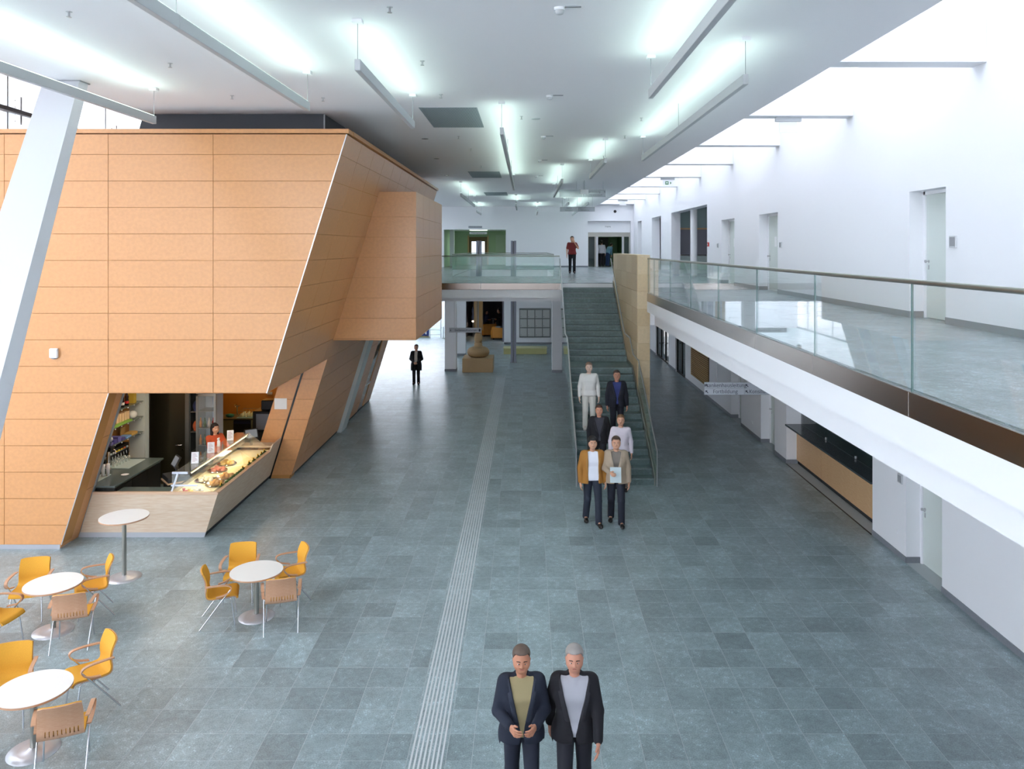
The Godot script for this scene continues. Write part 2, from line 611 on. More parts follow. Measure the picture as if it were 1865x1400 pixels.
# ------------------------------------------------------------------ walls, ceiling, skylight, window wall
func build_shell() -> void:
	# right wall, with door niches on two floors
	var open := []
	for q in [[13.27, 14.53, 4.62, 6.96], [22.14, 23.91, 4.62, 6.93], [26.75, 28.53, 4.62, 6.93], [30.79, 38.4, 4.62, 7.63], [41.35, 44.3, 4.62, 7.61], [48.3, 50.0, 4.62, 7.6],
			[13.39, 14.66, 0.0, 2.4], [16.08, 21.4, 0.0, 2.5], [22.42, 23.72, 0.0, 2.4], [25.9, 27.2, 0.0, 2.4], [35.0, 37.3, 0.0, 2.6], [39.1, 43.0, 0.0, 2.6]]:
		open.append(Rect2(q[0], q[2], q[1] - q[0], q[3] - q[2]))
	struct("wall_right", wall_cells(-8.0, 52.0, 0.0, 9.8, open, func(u, w, t): return V(WALL_X + t, w, u), 0.45), mats.plaster)
	# closing of the rooms behind the right wall
	var g := Geo.new()
	addbx(g, 10.4, 10.6, 0.0, 9.8, -8, 53)
	addbx(g, 7.59, 10.4, 9.6, 9.8, -8, 53)
	addbx(g, 7.59, 10.4, 4.1, 4.6, -8, 53)
	struct("wall_behind_right", g, mats.plaster)
	struct("floor_behind_right", bx(7.14, 10.4, 4.6, 4.622, 13, 52), mats.slate_up)
	struct("floor_behind_counter", bx(7.16, 10.4, -0.3, -0.002, 12, 52), mats.slate_0)
	# ceiling slab and its upstands
	g = bx(-8.0, 4.6, CEIL, 9.8, -8.0, 52.0)
	addbx(g, -8.0, -7.8, 9.8, 11.0, -8.0, 58.0)
	struct("ceiling", g, mats.ceiling)
	# skylight over the gallery: white beams and panes
	var sk := frame("window_skylight")
	for k in range(-4, 9):
		var d := 12.28 + 4.93 * k
		part(sk, "beam", bx(4.6, WALL_X, 8.80, 9.73, d - 0.19, d + 0.19, 0.006), mats.white)
		part(sk, "pane", bx(4.6, 7.5, 9.83, 9.85, d - 2.45, d + 2.45), glass("frosted", c8(236, 240, 244), 0.6))
	# back wall of the upper floor
	open = [Rect2(-5.51, 4.62, 4.14, 2.51), Rect2(4.12, 4.62, 2.85, 3.08)]
	struct("wall_back_upper", wall_cells(-13.0, 7.14, 4.06, 9.8, open, func(u, w, t): return V(u, w, 52.0 + t), 0.5), mats.plaster)
	# back walls of the ground floor
	struct("wall_back_lower", wall_cells(-1.37, 7.14, 0.0, 4.06, [], func(u, w, t): return V(u, w, 48.0 + t), 0.4), mats.plaster)
	struct("wall_back_left", bx(-13.0, -3.9, 0.0, 4.06, 57.6, 58.0), mats.plaster)
	# unseen wall behind the eye; its glazing is added as fill light
	struct("wall_rear", wall_cells(-13.0, 7.5, 0.0, 11.0, [Rect2(-12.8, 0.2, 4.514, 3.6), Rect2(-12.8, 5.6, 15.8, 2.9)], func(u, w, t): return V(u, w, -8.0 - t), 0.3), mats.plaster)
	var wr := frame("added_window_2")
	for k in 8:
		for y in [[0.2, 3.8], [5.6, 8.5]]:
			if y[0] < 1.0 and k > 2: continue
			part(wr, "mullion", bx(-12.83 + k * 2.257, -12.77 + k * 2.257, y[0], y[1], -8.2, -8.1), mats.grey)
			if k < (2 if y[0] < 1.0 else 7):
				part(wr, "pane", bx(-12.77 + k * 2.257, -12.83 + (k + 1) * 2.257, y[0], y[1], -8.16, -8.14), mats.pane)
	struct("floor_added_rear_slab", bx(-13.0, 3.5, 4.06, FLOOR2, -8.0, -0.6), mats.plaster)  # unseen slab, added to block rear glazing reflections in the bridge glass
	for y in [2.7]:
		part(wr, "transom", bx(-12.8, -8.29, y - 0.03, y + 0.03, -8.2, -8.1), mats.grey)
	# window wall on the left
	var wl := frame("window_1")
	part(wl, "sill", bx(-13.15, -12.95, 0.0, 0.12, -8, 58), mats.grey)
	part(wl, "head_rail", bx(-13.1, -12.95, 10.9, 11.05, -8, 58), mats.white)
	for d in [-3.0, 1.5, 6.0, 10.5, 15.0, 19.55, 24.1, 28.6, 33.1, 37.6, 42.1, 46.6, 51.1, 55.6]:
		part(wl, "glass_fin", bx(-13.0, -12.72, 0.1, 10.9, d - 0.012, d + 0.012), mats.pane)
		for y in [2.6, 5.9, 9.35]:
			var clamp := Geo.new()
			addbx(clamp, -12.95, -12.66, y - 0.35, y + 0.35, d - 0.035, d - 0.012, 0.004)
			addbx(clamp, -12.95, -12.66, y - 0.35, y + 0.35, d + 0.012, d + 0.035, 0.004)
			for b in 4:
				clamp.ball(V(-12.8, y - 0.26 + b * 0.173, d - 0.036), Vector3(0.02, 0.02, 0.008), 8, 4)
			part(wl, "clamp_plate", clamp, mats.steel)
		part(wl, "mullion", bx(-13.06, -13.0, 0.1, 10.9, d - 0.03, d + 0.03), mats.grey)
		part(wl, "pane", bx(-13.035, -13.02, 0.12, 10.9, d + 0.03, minf(d + 4.47, 58)), mats.solar)
	part(wl, "pane", bx(-13.035, -13.02, 0.12, 10.9, -8, -3.03), mats.solar)
	for y in [2.6, 5.9, 9.35]:
		part(wl, "transom", bx(-13.06, -13.0, y - 0.03, y + 0.03, -8, 58), mats.grey)
	var roof := frame("ceiling_left")
	part(roof, "deck", bx(-13.2, -7.8, 11.05, 11.3, -8.3, 58.2), mats.plaster)
	for k in 15:
		part(roof, "rafter", bx(-13.0, -8.0, 10.75, 11.05, -8.03 + k * 4.4, -7.97 + k * 4.4), mats.white)
	# steel brace behind the glass
	single("steel_brace", Geo.new().bar(V(-12.4, 9.27, 17.3), V(-12.4, 9.2, 20.5), 0.1, 0.1), mats.dark, "dark sloping steel brace by the window wall behind the leaning column", "brace")
	# leaning white column in front of the cafe
	var col := thing("leaning_column", "broad white leaning column rising to the ceiling before the orange wall", "column")
	var cg := Geo.new()
	var top := [V(-7.88, 8.65, 12.72), V(-7.29, 8.65, 12.72), V(-7.29, 8.65, 12.98), V(-7.88, 8.65, 12.98)]
	var dir := Vector3(0.73, -1.81, 1.92) * (8.65 / 1.81)
	for i in 4:
		var j := (i + 1) % 4
		cg.quad(top[i] + dir, top[j] + dir, top[j], top[i])
	cg.quad(top[0], top[1], top[2], top[3])
	cg.quad(top[3] + dir, top[2] + dir, top[1] + dir, top[0] + dir)
	part(col, "shaft", cg, mat("column_paint", c8(214, 215, 221), 0.6))
	part(col, "head_plate", bx(-7.90, -7.27, 8.632, 8.65, 12.70, 13.0), mats.grey)
	# outside: ground and a pale neighbour block
	struct("ground_outside", bx(-60, -13.2, -0.3, -0.05, -60, 90), mat("paving", c8(208, 207, 206), 0.9))
	struct("ground_forecourt", bx(-13.2, 30, -0.3, -0.05, -60, -8.3), mats["paving"])
	var nb := thing("neighbour_building", "pale panelled building seen bright through the window wall", "building", V(-30, 0, 30))
	part(nb, "wall", Geo.new().box(Vector3(-6, -0.05, -42), Vector3(0, 16.0, 42)), mat("pale_panel", c8(226, 234, 238), 0.7))
	for k in 9:
		part(nb, "panel_band", Geo.new().box(Vector3(0, 0.2 + k * 1.75, -42), Vector3(0.06, 1.86 + k * 1.75, 42), 0.01), mats["pale_panel"])
	# baseboards
	var bb := Geo.new()
	for q in [[-8.0, 13.39], [14.66, 16.08], [21.4, 22.42], [23.72, 25.9], [27.2, 35.0], [37.3, 39.1], [43.0, 48.0]]:
		addbx(bb, WALL_X - 0.015, WALL_X, 0.0, 0.11, q[0], q[1])
	for q in [13.39, 16.08, 22.42, 25.9]:
		pass
	for q in [[14.66, 7.44], [21.4, 7.44], [23.72, 7.44], [27.2, 7.44]]:
		addbx(bb, WALL_X, q[1], 0.0, 0.11, q[0] - 0.015, q[0])
	struct("baseboard_right", bb, mats.base_stone)
	bb = Geo.new()
	for q in [[-8.0, 13.27], [14.53, 22.14], [23.91, 26.75], [28.53, 30.79], [38.4, 41.35], [44.3, 48.3], [50.0, 52.0]]:
		addbx(bb, WALL_X - 0.015, WALL_X, FLOOR2, FLOOR2 + 0.12, q[0], q[1])
	for q in [[14.53, 7.44], [23.91, 7.44], [28.53, 7.44]]:
		addbx(bb, WALL_X, q[1], FLOOR2, FLOOR2 + 0.12, q[0] - 0.015, q[0])
	struct("baseboard_gallery", bb, mats.base_stone)
	bb = Geo.new()
	addbx(bb, -1.37, 4.12, FLOOR2, FLOOR2 + 0.1, 51.985, 52.0)
	addbx(bb, -1.37, 7.14, 0.0, 0.1, 47.985, 48.0)
	struct("baseboard_back", bb, mats.base_stone)

# ------------------------------------------------------------------ doors and fittings along the right wall
func leaf(called: String, d0: float, d1: float, y0: float, y1: float, label: String) -> Node3D:
	var o := frame(called)
	o.set_meta("label", label)
	part(o, "leaf", bx(7.43, 7.47, y0 + 0.012, y1 - 0.06, d0 + 0.06, d1 - 0.06, 0.003), mat("door_paint", c8(214, 222, 218), 0.45))
	var f := Geo.new()
	addbx(f, 7.40, 7.5, y0, y1, d1 - 0.06, d1)
	addbx(f, 7.40, 7.5, y0, y1, d0, d0 + 0.06)
	addbx(f, 7.40, 7.5, y1 - 0.06, y1, d0, d1)
	part(o, "door_frame", f, mats.white)
	var h := Geo.new()
	h.lathe([Vector2(0.001, 0), Vector2(0.026, 0), Vector2(0.026, 0.008), Vector2(0.012, 0.012), Vector2(0.012, 0.045), Vector2(0.026, 0.05), Vector2(0.026, 0.075), Vector2(0.001, 0.08)], 14, Transform3D(Basis(Vector3(0, 0, 1), PI / 2), V(7.43, y0 + 1.05, d1 - 0.14)))
	h.tube([V(7.36, y0 + 1.05, d1 - 0.14), V(7.36, y0 + 1.05, d1 - 0.26)], 0.011)
	part(o, "handle", h, mats.steel)
	part(o, "lock_plate", bx(7.42, 7.43, y0 + 0.9, y0 + 0.98, d1 - 0.155, d1 - 0.125), mats.steel)
	for k in 3:
		part(o, "hinge", Geo.new().tube([V(7.425, y0 + 0.3 + k * 0.85, d0 + 0.06), V(7.425, y0 + 0.42 + k * 0.85, d0 + 0.06)], 0.012), mats.steel)
	return o

func wall_plate(d: float, y: float, s: float, label: String, m: Material) -> void:
	var o := thing("wall_plate", label, "card reader", V(WALL_X, y, d), 0.0, "small boxes on the right wall")
	part(o, "housing", Geo.new().box(Vector3(-0.03, -s / 2, -s / 2), Vector3(0, s / 2, s / 2), 0.004), mats.lamp_body)
	part(o, "face", Geo.new().box(Vector3(-0.034, -s * 0.38, -s * 0.38), Vector3(-0.03, s * 0.38, s * 0.38)), m)

func build_right_wall_fittings() -> void:
	leaf("door_1", 13.27, 14.53, FLOOR2, 6.96, "pale door in nearest niche of upper gallery")
	leaf("door_2", 22.14, 23.91, FLOOR2, 6.93, "pale door in second niche of upper gallery")
	leaf("door_3", 26.75, 28.53, FLOOR2, 6.93, "pale door in third niche of upper gallery")
	leaf("door_4", 13.39, 14.66, 0.0, 2.4, "pale door in nearest niche on ground floor")
	leaf("door_5", 22.42, 23.72, 0.0, 2.4, "pale door beyond the reception counter")
	leaf("door_6", 25.9, 27.2, 0.0, 2.4, "pale door before the slatted panel")
	for q in [23.2, 27.8]:
		single("door_notice", bx(7.425, 7.43, 5.95, 6.25, q - 0.1, q + 0.11), mat("paper", c8(238, 240, 242), 0.8), "paper notice taped on %s gallery door" % ("second" if q < 25 else "third"), "notice")
	wall_plate(13.02, 6.02, 0.2, "grey square box on the wall beside nearest gallery door", mats.grey)
	wall_plate(21.85, 6.0, 0.16, "grey box on the wall beside second gallery door", mats.grey)
	wall_plate(29.0, 6.0, 0.16, "grey box on the wall beyond third gallery door", mats.grey)
	wall_plate(14.86, 1.52, 0.17, "grey card reader on ground floor wall near reception counter", mats.grey)
	var al := thing("fire_alarm", "small red fire alarm button at edge of gallery opening", "alarm", V(WALL_X, 6.05, 30.5))
	part(al, "housing", Geo.new().box(Vector3(-0.05, -0.08, -0.08), Vector3(0, 0.08, 0.08), 0.006), mat("red", c8(196, 60, 52), 0.5))
	part(al, "button", Geo.new().box(Vector3(-0.056, -0.035, -0.035), Vector3(-0.05, 0.035, 0.035)), mats.white)
	single("socket_plate", bx(7.128, 7.14, 0.42, 0.5, 14.98, 15.08, 0.003), mats.white, "white wall socket low on the wall by reception", "socket")
	single("socket_plate", bx(7.128, 7.14, 0.36, 0.44, 24.6, 24.7, 0.003), mats.white, "white wall socket low on the wall between two niches", "socket")
	# reception counter in the wall
	var rc := thing("reception_counter", "reception counter with pale wood front and dark projecting top", "counter", V(7.14, 0, 18.74))
	for k in 3:
		part(rc, "front_panel", Geo.new().box(Vector3(0.28, 0.1, -2.66 + k * 1.7733), Vector3(0.33, 1.02, -2.66 + 1.768 + k * 1.7733), 0.002), mats.maple)
	part(rc, "plinth", Geo.new().box(Vector3(0.31, 0, -2.66), Vector3(0.36, 0.1, 2.66)), mats.dark)
	part(rc, "counter_top", Geo.new().box(Vector3(-0.04, 1.04, -2.66), Vector3(0.75, 1.085, 2.66), 0.004), mat("dark_stone", c8(62, 70, 74), 0.2))
	part(rc, "carcass", Geo.new().box(Vector3(0.34, 0.1, -2.66), Vector3(0.7, 1.04, 2.66)), mats.maple)
	for k in 3:
		part(rc, "glass_screen", Geo.new().box(Vector3(0.4, 1.09, -2.66 + k * 1.7733), Vector3(0.41, 2.49, -2.66 + 1.765 + k * 1.7733)), mats.dark_glass)
	for k in 2:
		part(rc, "clamp", Geo.new().box(Vector3(0.38, 1.09, -0.9 + k * 1.77), Vector3(0.43, 1.15, -0.87 + k * 1.77), 0.004), mats.steel)
	single("floor_channel", bx(7.11, 7.145, -0.004, 0.004, 16.08, 21.38), mats.black, "thin black channel in the floor before the reception counter", "channel")
	# slatted wooden panel on the wall
	var sp := thing("slatted_panel", "brown wooden panel of fine slats on the ground floor wall", "panel", V(7.14, 0.45, 32.05))
	part(sp, "frame_board", Geo.new().box(Vector3(-0.02, 0, -1.62), Vector3(0, 2.6, 1.62)), mat("slat_back", c8(70, 52, 34), 0.8))
	var slat := Geo.new().box(Vector3(-0.045, 0, -1.6), Vector3(-0.02, 0.05, 1.6), 0.004).mesh()
	for k in 32:
		var o := part(sp, "slat", slat, mat("slat_wood", c8(186, 146, 88), 0.55))
		o.position.y = 0.03 + k * 0.08
	# glazed doors further back
	for q in [[7, 35.0, 37.3, "dark glazed door nearer the slatted panel"], [8, 39.1, 43.0, "wide dark glazed door far along the ground floor wall"]]:
		var o := frame("door_%d" % q[0])
		o.set_meta("label", q[3])
		var f := Geo.new()
		var n: int = 2 if q[0] == 7 else 3
		var w: float = (q[2] - q[1]) / n
		for k in n + 1:
			addbx(f, 7.2, 7.28, 0.0, 2.6, q[1] + k * w - 0.05, q[1] + k * w + 0.05)
		addbx(f, 7.2, 7.28, 2.5, 2.6, q[1], q[2])
		addbx(f, 7.2, 7.28, 0.0, 0.08, q[1], q[2])
		part(o, "door_frame", f, mat("bronze", c8(66, 64, 58), 0.4, 0.6))
		for k in n:
			part(o, "pane", bx(7.235, 7.245, 0.08, 2.5, q[1] + k * w + 0.05, q[1] + (k + 1) * w - 0.05), mats.dark_glass)
	# big opening upstairs: grey partition, wood trim, round column
	var pt := thing("partition", "grey partition with wood trim and glazed top beyond the gallery column", "partition", V(7.6, FLOOR2 + 0.002, 39.6))
	part(pt, "panel", Geo.new().box(Vector3(0.1, 0.96, -0.03), Vector3(2.8, 2.22, 0.03)), mat("grey_panel", c8(140, 140, 152), 0.6))
	part(pt, "lower_panel", Geo.new().box(Vector3(0.1, 0, -0.03), Vector3(2.8, 0.88, 0.03)), mat("pale_green", c8(196, 212, 208), 0.5))
	part(pt, "top_rail", Geo.new().box(Vector3(0, 2.22, -0.05), Vector3(2.8, 2.3, 0.05)), mats.maple)
	part(pt, "post", Geo.new().box(Vector3(0, 0, -0.05), Vector3(0.09, 2.22, 0.05)), mats.maple)
	part(pt, "glazing", Geo.new().box(Vector3(0, 2.3, -0.01), Vector3(2.8, 4.95, 0.01)), glass("pale_pane", c8(190, 214, 214), 0.6))
	struct("wall_partition_end", bx(7.59, 10.4, FLOOR2, 9.6, 40.6, 40.8), mats.plaster)
	var rcol := thing("round_column", "white round column standing in the wide gallery opening", "column", V(7.52, FLOOR2 + 0.002, 35.0))
	part(rcol, "shaft", Geo.new().lathe([Vector2(0.15, 0.06), Vector2(0.15, 4.98)], 28, Transform3D(), true), mats.white)
	part(rcol, "base_ring", Geo.new().lathe([Vector2(0.16, 0), Vector2(0.16, 0.06), Vector2(0.15, 0.06)], 28), mats.steel)
	# walls that close the two plain openings upstairs
	struct("wall_niche_upper", bx(7.9, 8.0, FLOOR2, 9.6, 40.8, 52.0), mats.plaster)

# ------------------------------------------------------------------ gallery on the right with its glass balustrade
func rail_panel(g: Geo, a: Vector3, b: Vector3, y0: float, y1: float, t := 0.018) -> void:
	var dir := (b - a).normalized()
	var l := (b - a).length()
	var side := dir.cross(Vector3.UP)
	g.box(Vector3(0, y0, -t / 2), Vector3(l, y1, t / 2), 0.003, Transform3D(Basis(dir, Vector3.UP, side), Vector3(a.x, 0, a.z)))

func build_gallery() -> void:
	var poly := PackedVector2Array([Vector2(3.54, 4.6), Vector2(7.14, 4.6), Vector2(7.14, 3.68), Vector2(3.72, 3.68), Vector2(3.72, 4.06), Vector2(3.5, 4.06), Vector2(3.5, 4.37), Vector2(3.54, 4.37)])
	var g := Geo.new().prism(poly, -22.6, 8.0)
	addbx(g, 3.59, 7.14, 3.68, 4.6, 22.6, 28.82)
	struct("floor_gallery_slab", g, mats.plaster)
	g = bx(3.56, 7.14, 4.6, FLOOR2, -8.0, 22.6)
	addbx(g, 3.59, 7.14, 4.6, FLOOR2, 22.6, 28.82)
	struct("floor_gallery", g, mats.slate_up)
	var gb := thing("gallery_balustrade", "long glass balustrade with steel handrail along the right gallery", "balustrade", V(3.53, 4.37, 10))
	var joints := [-7.27, -4.87, -2.47, -0.07, 2.33, 4.73, 7.13, 9.53, 11.93, 14.33, 16.73, 19.13, 21.53, 22.57]
	for k in joints.size() - 1:
		var p := Geo.new()
		rail_panel(p, Vector3(0, 0, 10 - joints[k] - 0.008), Vector3(0, 0, 10 - joints[k + 1] + 0.008), 0.2, 1.22)
		part(gb, "glass_panel", p, mats.rail_glass)
		part(gb, "edge_plate", Geo.new().box(Vector3(-0.035, 0, 10 - joints[k + 1] + 0.002), Vector3(-0.012, 0.235, 10 - joints[k] - 0.002), 0.002), mats.steel_trim)
		part(gb, "edge_seal", Geo.new().box(Vector3(-0.01, 0.235, 10 - joints[k + 1] - 0.004), Vector3(0.01, 1.22, 10 - joints[k + 1] + 0.004)), mat("glass_edge", c8(92, 118, 116), 0.2))
		part(gb, "clamp_channel", Geo.new().box(Vector3(0.012, 0.1, 10 - joints[k + 1]), Vector3(0.03, 0.235, 10 - joints[k])), mats.grey)
	part(gb, "handrail", Geo.new().tube([Vector3(0, 1.24, 17.2), Vector3(0, 1.24, -12.58)], 0.024, 12), mats.brushed)

# ------------------------------------------------------------------ upper floor, bridge and void
func build_upper_floor() -> void:
	var g := Geo.new()
	var t := Geo.new()
	for q in [[-4.6, 7.14, 28.86, 35.5], [-13.0, -4.6, 31.2, 35.5], [-13.0, -3.36, 35.5, 52.0], [1.27, 7.14, 35.5, 52.0], [-3.36, 1.27, 46.8, 52.0]]:
		addbx(g, q[0], q[1], 4.06, 4.6, q[2], q[3])
		addbx(t, q[0], q[1], 4.6, FLOOR2, q[2], q[3])
	addbx(g, -4.6, 1.28, 3.92, 4.06, 29.1, 29.5)
	addbx(g, -4.6, 1.28, 4.06, 4.36, 28.82, 28.86)
	struct("floor_upper_slab", g, mats.plaster)
	struct("floor_upper", t, mats.slate_up)
	var b := thing("bridge_balustrade", "glass balustrade on the bridge left of the stair head", "balustrade", V(-1.7, 4.37, 28.84))
	for q in [[-2.58, 0.02], [0.03, 2.93]]:
		var p := Geo.new()
		rail_panel(p, Vector3(q[0], 0, 0), Vector3(q[1], 0, 0), 0.2, 1.22)
		part(b, "glass_panel", p, mats.green_glass)
		part(b, "edge_plate", Geo.new().box(Vector3(q[0], 0, 0.02), Vector3(q[1], 0.235, 0.04), 0.002), mats.steel_trim)
	part(b, "handrail", Geo.new().tube([Vector3(-2.58, 1.24, 0), Vector3(2.93, 1.24, 0)], 0.022, 10), mats.brushed)
	# balustrade round the void
	var v := thing("void_balustrade", "glass balustrade round the open well behind the bridge", "balustrade", V(-1.05, FLOOR2, 41.15))
	for q in [[-2.32, 5.62, 2.3, 5.62], [-2.32, -5.62, 2.3, -5.62], [2.3, 5.6, 2.3, 0.0], [2.3, 0.0, 2.3, -5.6], [-2.32, 5.6, -2.32, 0.0], [-2.32, 0.0, -2.32, -5.6]]:
		var p := Geo.new()
		rail_panel(p, Vector3(q[0], 0, q[1]), Vector3(q[2], 0, q[3]), 0.0, 0.97)
		part(v, "glass_panel", p, mats.green_glass)
		part(v, "handrail", Geo.new().tube([Vector3(q[0], 0.99, q[1]), Vector3(q[2], 0.99, q[3])], 0.02, 8), mats.brushed)
	# two tall steel posts rising through the well
	for k in 2:
		var sp := thing("steel_post", ["slender grey steel post in the well, left one behind the totem", "slender grey steel post in the well, right one before the lockers"][k], "post", V([-2.44, -0.66][k], 0, 40.2), 0.0, "steel posts in the well")
		part(sp, "flange", Geo.new().box(Vector3(-0.14, 0.02, -0.1), Vector3(-0.03, 6.28, 0.1), 0.004), mat("post_paint", c8(150, 152, 168), 0.5))
		part(sp, "flange", Geo.new().box(Vector3(0.03, 0.02, -0.1), Vector3(0.14, 6.28, 0.1), 0.004), mats["post_paint"])
		part(sp, "web", Geo.new().box(Vector3(-0.03, 0.02, -0.03), Vector3(0.03, 6.26, 0.03)), mats.grey)
		part(sp, "foot_plate", Geo.new().box(Vector3(-0.18, 0, -0.14), Vector3(0.18, 0.02, 0.14)), mats.grey)
	# white piers that carry the slab
	for q in [["white square pier under the bridge left of the totem", -3.9, -3.35, 37.3, 37.75], ["white square pier under the bridge beside the stair", 1.22, 1.7, 37.0, 37.45], ["white square pier standing behind the totem at left", -3.83, -3.33, 42.7, 43.2]]:
		var o := thing("white_pier", q[0], "pier", V((q[1] + q[2]) / 2, 0, (q[3] + q[4]) / 2), 0.0, "white piers under the upper floor")
		var w: float = (q[2] - q[1]) / 2
		part(o, "shaft", Geo.new().box(Vector3(-w, 0.12, -0.225), Vector3(w, 4.06, 0.225), 0.006), mats.plaster)
		part(o, "base", Geo.new().box(Vector3(-w - 0.01, 0, -0.235), Vector3(w + 0.01, 0.12, 0.235)), mats.base_stone)

# ------------------------------------------------------------------ stair with glass sides and the sandstone wall
func build_stair() -> void:
	var rise := FLOOR2 / 28.0
	var run := 0.31
	var st := thing("staircase", "straight slate staircase rising from hall floor to upper floor", "staircase", V(2.24, 0, 19.45))
	var put := func(i: int, d: float, depth: float) -> void:
		var y := rise * (i + 1)
		var o := part(st, "step", Geo.new().box(Vector3(-0.944, y - rise, -d - depth - 0.02), Vector3(0.944, y - 0.03, -d)), mats.stair_slate)
		part(o, "tread", Geo.new().box(Vector3(-0.944, y - 0.03, -d - depth), Vector3(0.944, y, -d + 0.012), 0.004), mats.stair_slate)
		part(o, "nosing_strip", Geo.new().box(Vector3(-0.942, y - 0.026, -d + 0.012), Vector3(0.942, y + 0.0015, -d + 0.016)), mats.nosing)
		part(o, "nosing_inlay", Geo.new().box(Vector3(-0.942, y - 0.001, -d - 0.028), Vector3(0.942, y + 0.0012, -d + 0.012)), mats.nosing)
	for i in 13:
		put.call(i, i * run, run)
	put.call(13, 13 * run, 1.27)
	for i in 13:
		put.call(14 + i, 13 * run + 1.27 + i * run, run)
	# side strings
	var d1 := 13 * run
	var d2 := d1 + 1.27
	var d3 := d2 + 13 * run
	for s in [-1, 1]:
		var poly := PackedVector2Array([Vector2(-0.05, 0), Vector2(-0.05, 0.26), Vector2(d1 - 0.05, 14 * rise + 0.08), Vector2(d2 - 0.05, 14 * rise + 0.08), Vector2(d3 - 0.05, FLOOR2 + 0.06), Vector2(d3, FLOOR2 + 0.06), Vector2(d3, FLOOR2 - 0.5), Vector2(d2, 14 * rise - 0.45), Vector2(d1, 14 * rise - 0.45), Vector2(0.75, 0)])
		part(st, "side_string", Geo.new().prism(poly, -0.012, 0.012, Transform3D(Basis(Vector3(0, 0, -1), Vector3.UP, Vector3(1, 0, 0)), Vector3(s * 0.956, 0, 0))), mats.base_stone if s < 0 else mats.brushed)
	# soffit
	var sof := PackedVector2Array([Vector2(0.75, 0), Vector2(d1, 14 * rise - 0.42), Vector2(d2, 14 * rise - 0.42), Vector2(d3, FLOOR2 - 0.45), Vector2(d3, FLOOR2 - 0.3), Vector2(d2, 14 * rise - 0.28), Vector2(d1, 14 * rise - 0.28), Vector2(0.5, 0)])
	part(st, "soffit", Geo.new().prism(sof, -0.96, 0.96, Transform3D(Basis(Vector3(0, 0, -1), Vector3.UP, Vector3(1, 0, 0)), Vector3.ZERO)), mats.plaster)
	# glass sides
	var line := func(d: float) -> float:   # height of the walking line
		if d < d1: return rise * (1 + 13.0 * d / d1)
		if d < d2: return rise * 14
		return rise * (14 + 14.0 * (d - d2) / (d3 - d2))
	for s in [-1, 1]:
		var sb := thing("stair_balustrade", ["glass balustrade on the left side of the stair", "glass balustrade on the right side of the lower stair flight"][0 if s < 0 else 1], "balustrade", V(2.24 + s * 1.0, 0, 19.45), 0.0, "stair balustrades")
		var cuts := [-0.12, 1.35, 2.7, d1, d2, d2 + 1.35, d2 + 2.7, d3] if s < 0 else [-0.12, 1.5, 3.05]
		for k in cuts.size() - 1:
			var a: float = cuts[k]
			var b: float = cuts[k + 1]
			var ya: float = line.call(maxf(a, 0.0))
			var yb: float = line.call(minf(b, d3 - 0.01))
			var lo_a := maxf(0.0, ya - 0.35)
			if a < 0.0: lo_a = 0.0
			var poly := PackedVector2Array([Vector2(a + 0.006, lo_a), Vector2(b - 0.006, maxf(0.0, yb - 0.35)), Vector2(b - 0.006, yb + 0.86), Vector2(a + 0.006, ya + (0.70 if a < 0.0 else 0.86))])
			part(sb, "glass_panel", Geo.new().prism(poly, -0.009, 0.009, Transform3D(Basis(Vector3(0, 0, -1), Vector3.UP, Vector3(1, 0, 0)), Vector3.ZERO)), mats.green_glass)
		var pts := []
		pts.append(Vector3(0, line.call(0.0) + 0.72, 0.14))
		if s < 0:
			for q in [d1, d2, d3]:
				pts.append(Vector3(0, line.call(q) + 0.89, -q))
		else:
			pts.append(Vector3(0, line.call(3.05) + 0.89, -3.05))
		part(sb, "handrail", Geo.new().tube(pts, 0.021, 10), mats.steel)
		part(sb, "end_post", Geo.new().tube([Vector3(0, 0, 0.13), pts[0]], 0.014, 8), mats.steel)
	# handrail on the sandstone wall
	var wr := thing("wall_handrail", "steel handrail fixed to the sandstone wall of the upper flight", "handrail", V(3.12, 0, 19.45))
	part(wr, "rail", Geo.new().tube([Vector3(0.1, line.call(3.05) + 0.89, -3.05), Vector3(0, line.call(3.3) + 0.89, -3.3), Vector3(0, line.call(d1) + 0.9, -d1), Vector3(0, line.call(d2) + 0.9, -d2), Vector3(0, line.call(d3 - 0.01) + 0.9, -d3)], 0.02, 10), mats.steel)
	for q in [3.6, 4.9, 6.4, 7.8, 9.2]:
		part(wr, "bracket", Geo.new().tube([Vector3(0, line.call(q) + 0.88, -q), Vector3(0.02, line.call(q) + 0.82, -q), Vector3(0.08, line.call(q) + 0.82, -q)], 0.008, 6), mats.steel)
	# sandstone wall: core and slabs
	var sw := thing("sandstone_wall", "beige sandstone clad wall between the stair and the gallery", "wall", V(3.395, 0, 25.7))
	part(sw, "core", Geo.new().box(Vector3(-0.155, 0, -3.08), Vector3(0.175, 5.66, 3.08)), mats.sandstone_b)
	var h0 := 0.15
	var rows := [0.0]
	while h0 < 5.6:
		rows.append(h0)
		h0 += 0.5
	rows.append(5.68)
	for r in rows.size() - 1:
		var y0: float = rows[r] + 0.003
		var y1: float = rows[r + 1] - 0.003
		part(sw, "stone_slab", Geo.new().box(Vector3(-0.155, y0, 3.08), Vector3(0.19, y1, 3.1), 0.002), mats.sandstone if r % 2 else mats.sandstone_b)
		for k in 5:
			part(sw, "stone_slab", Geo.new().box(Vector3(-0.18, y0, 3.1 - (k + 1) * 1.24 + 0.003), Vector3(-0.155, y1, 3.1 - k * 1.24 - 0.003), 0.002), mats.sandstone_b if (r + k) % 3 else mats.sandstone)
	part(sw, "coping", Geo.new().box(Vector3(-0.18, 5.68, -3.1), Vector3(0.19, 5.71, 3.1), 0.003), mats.sandstone)

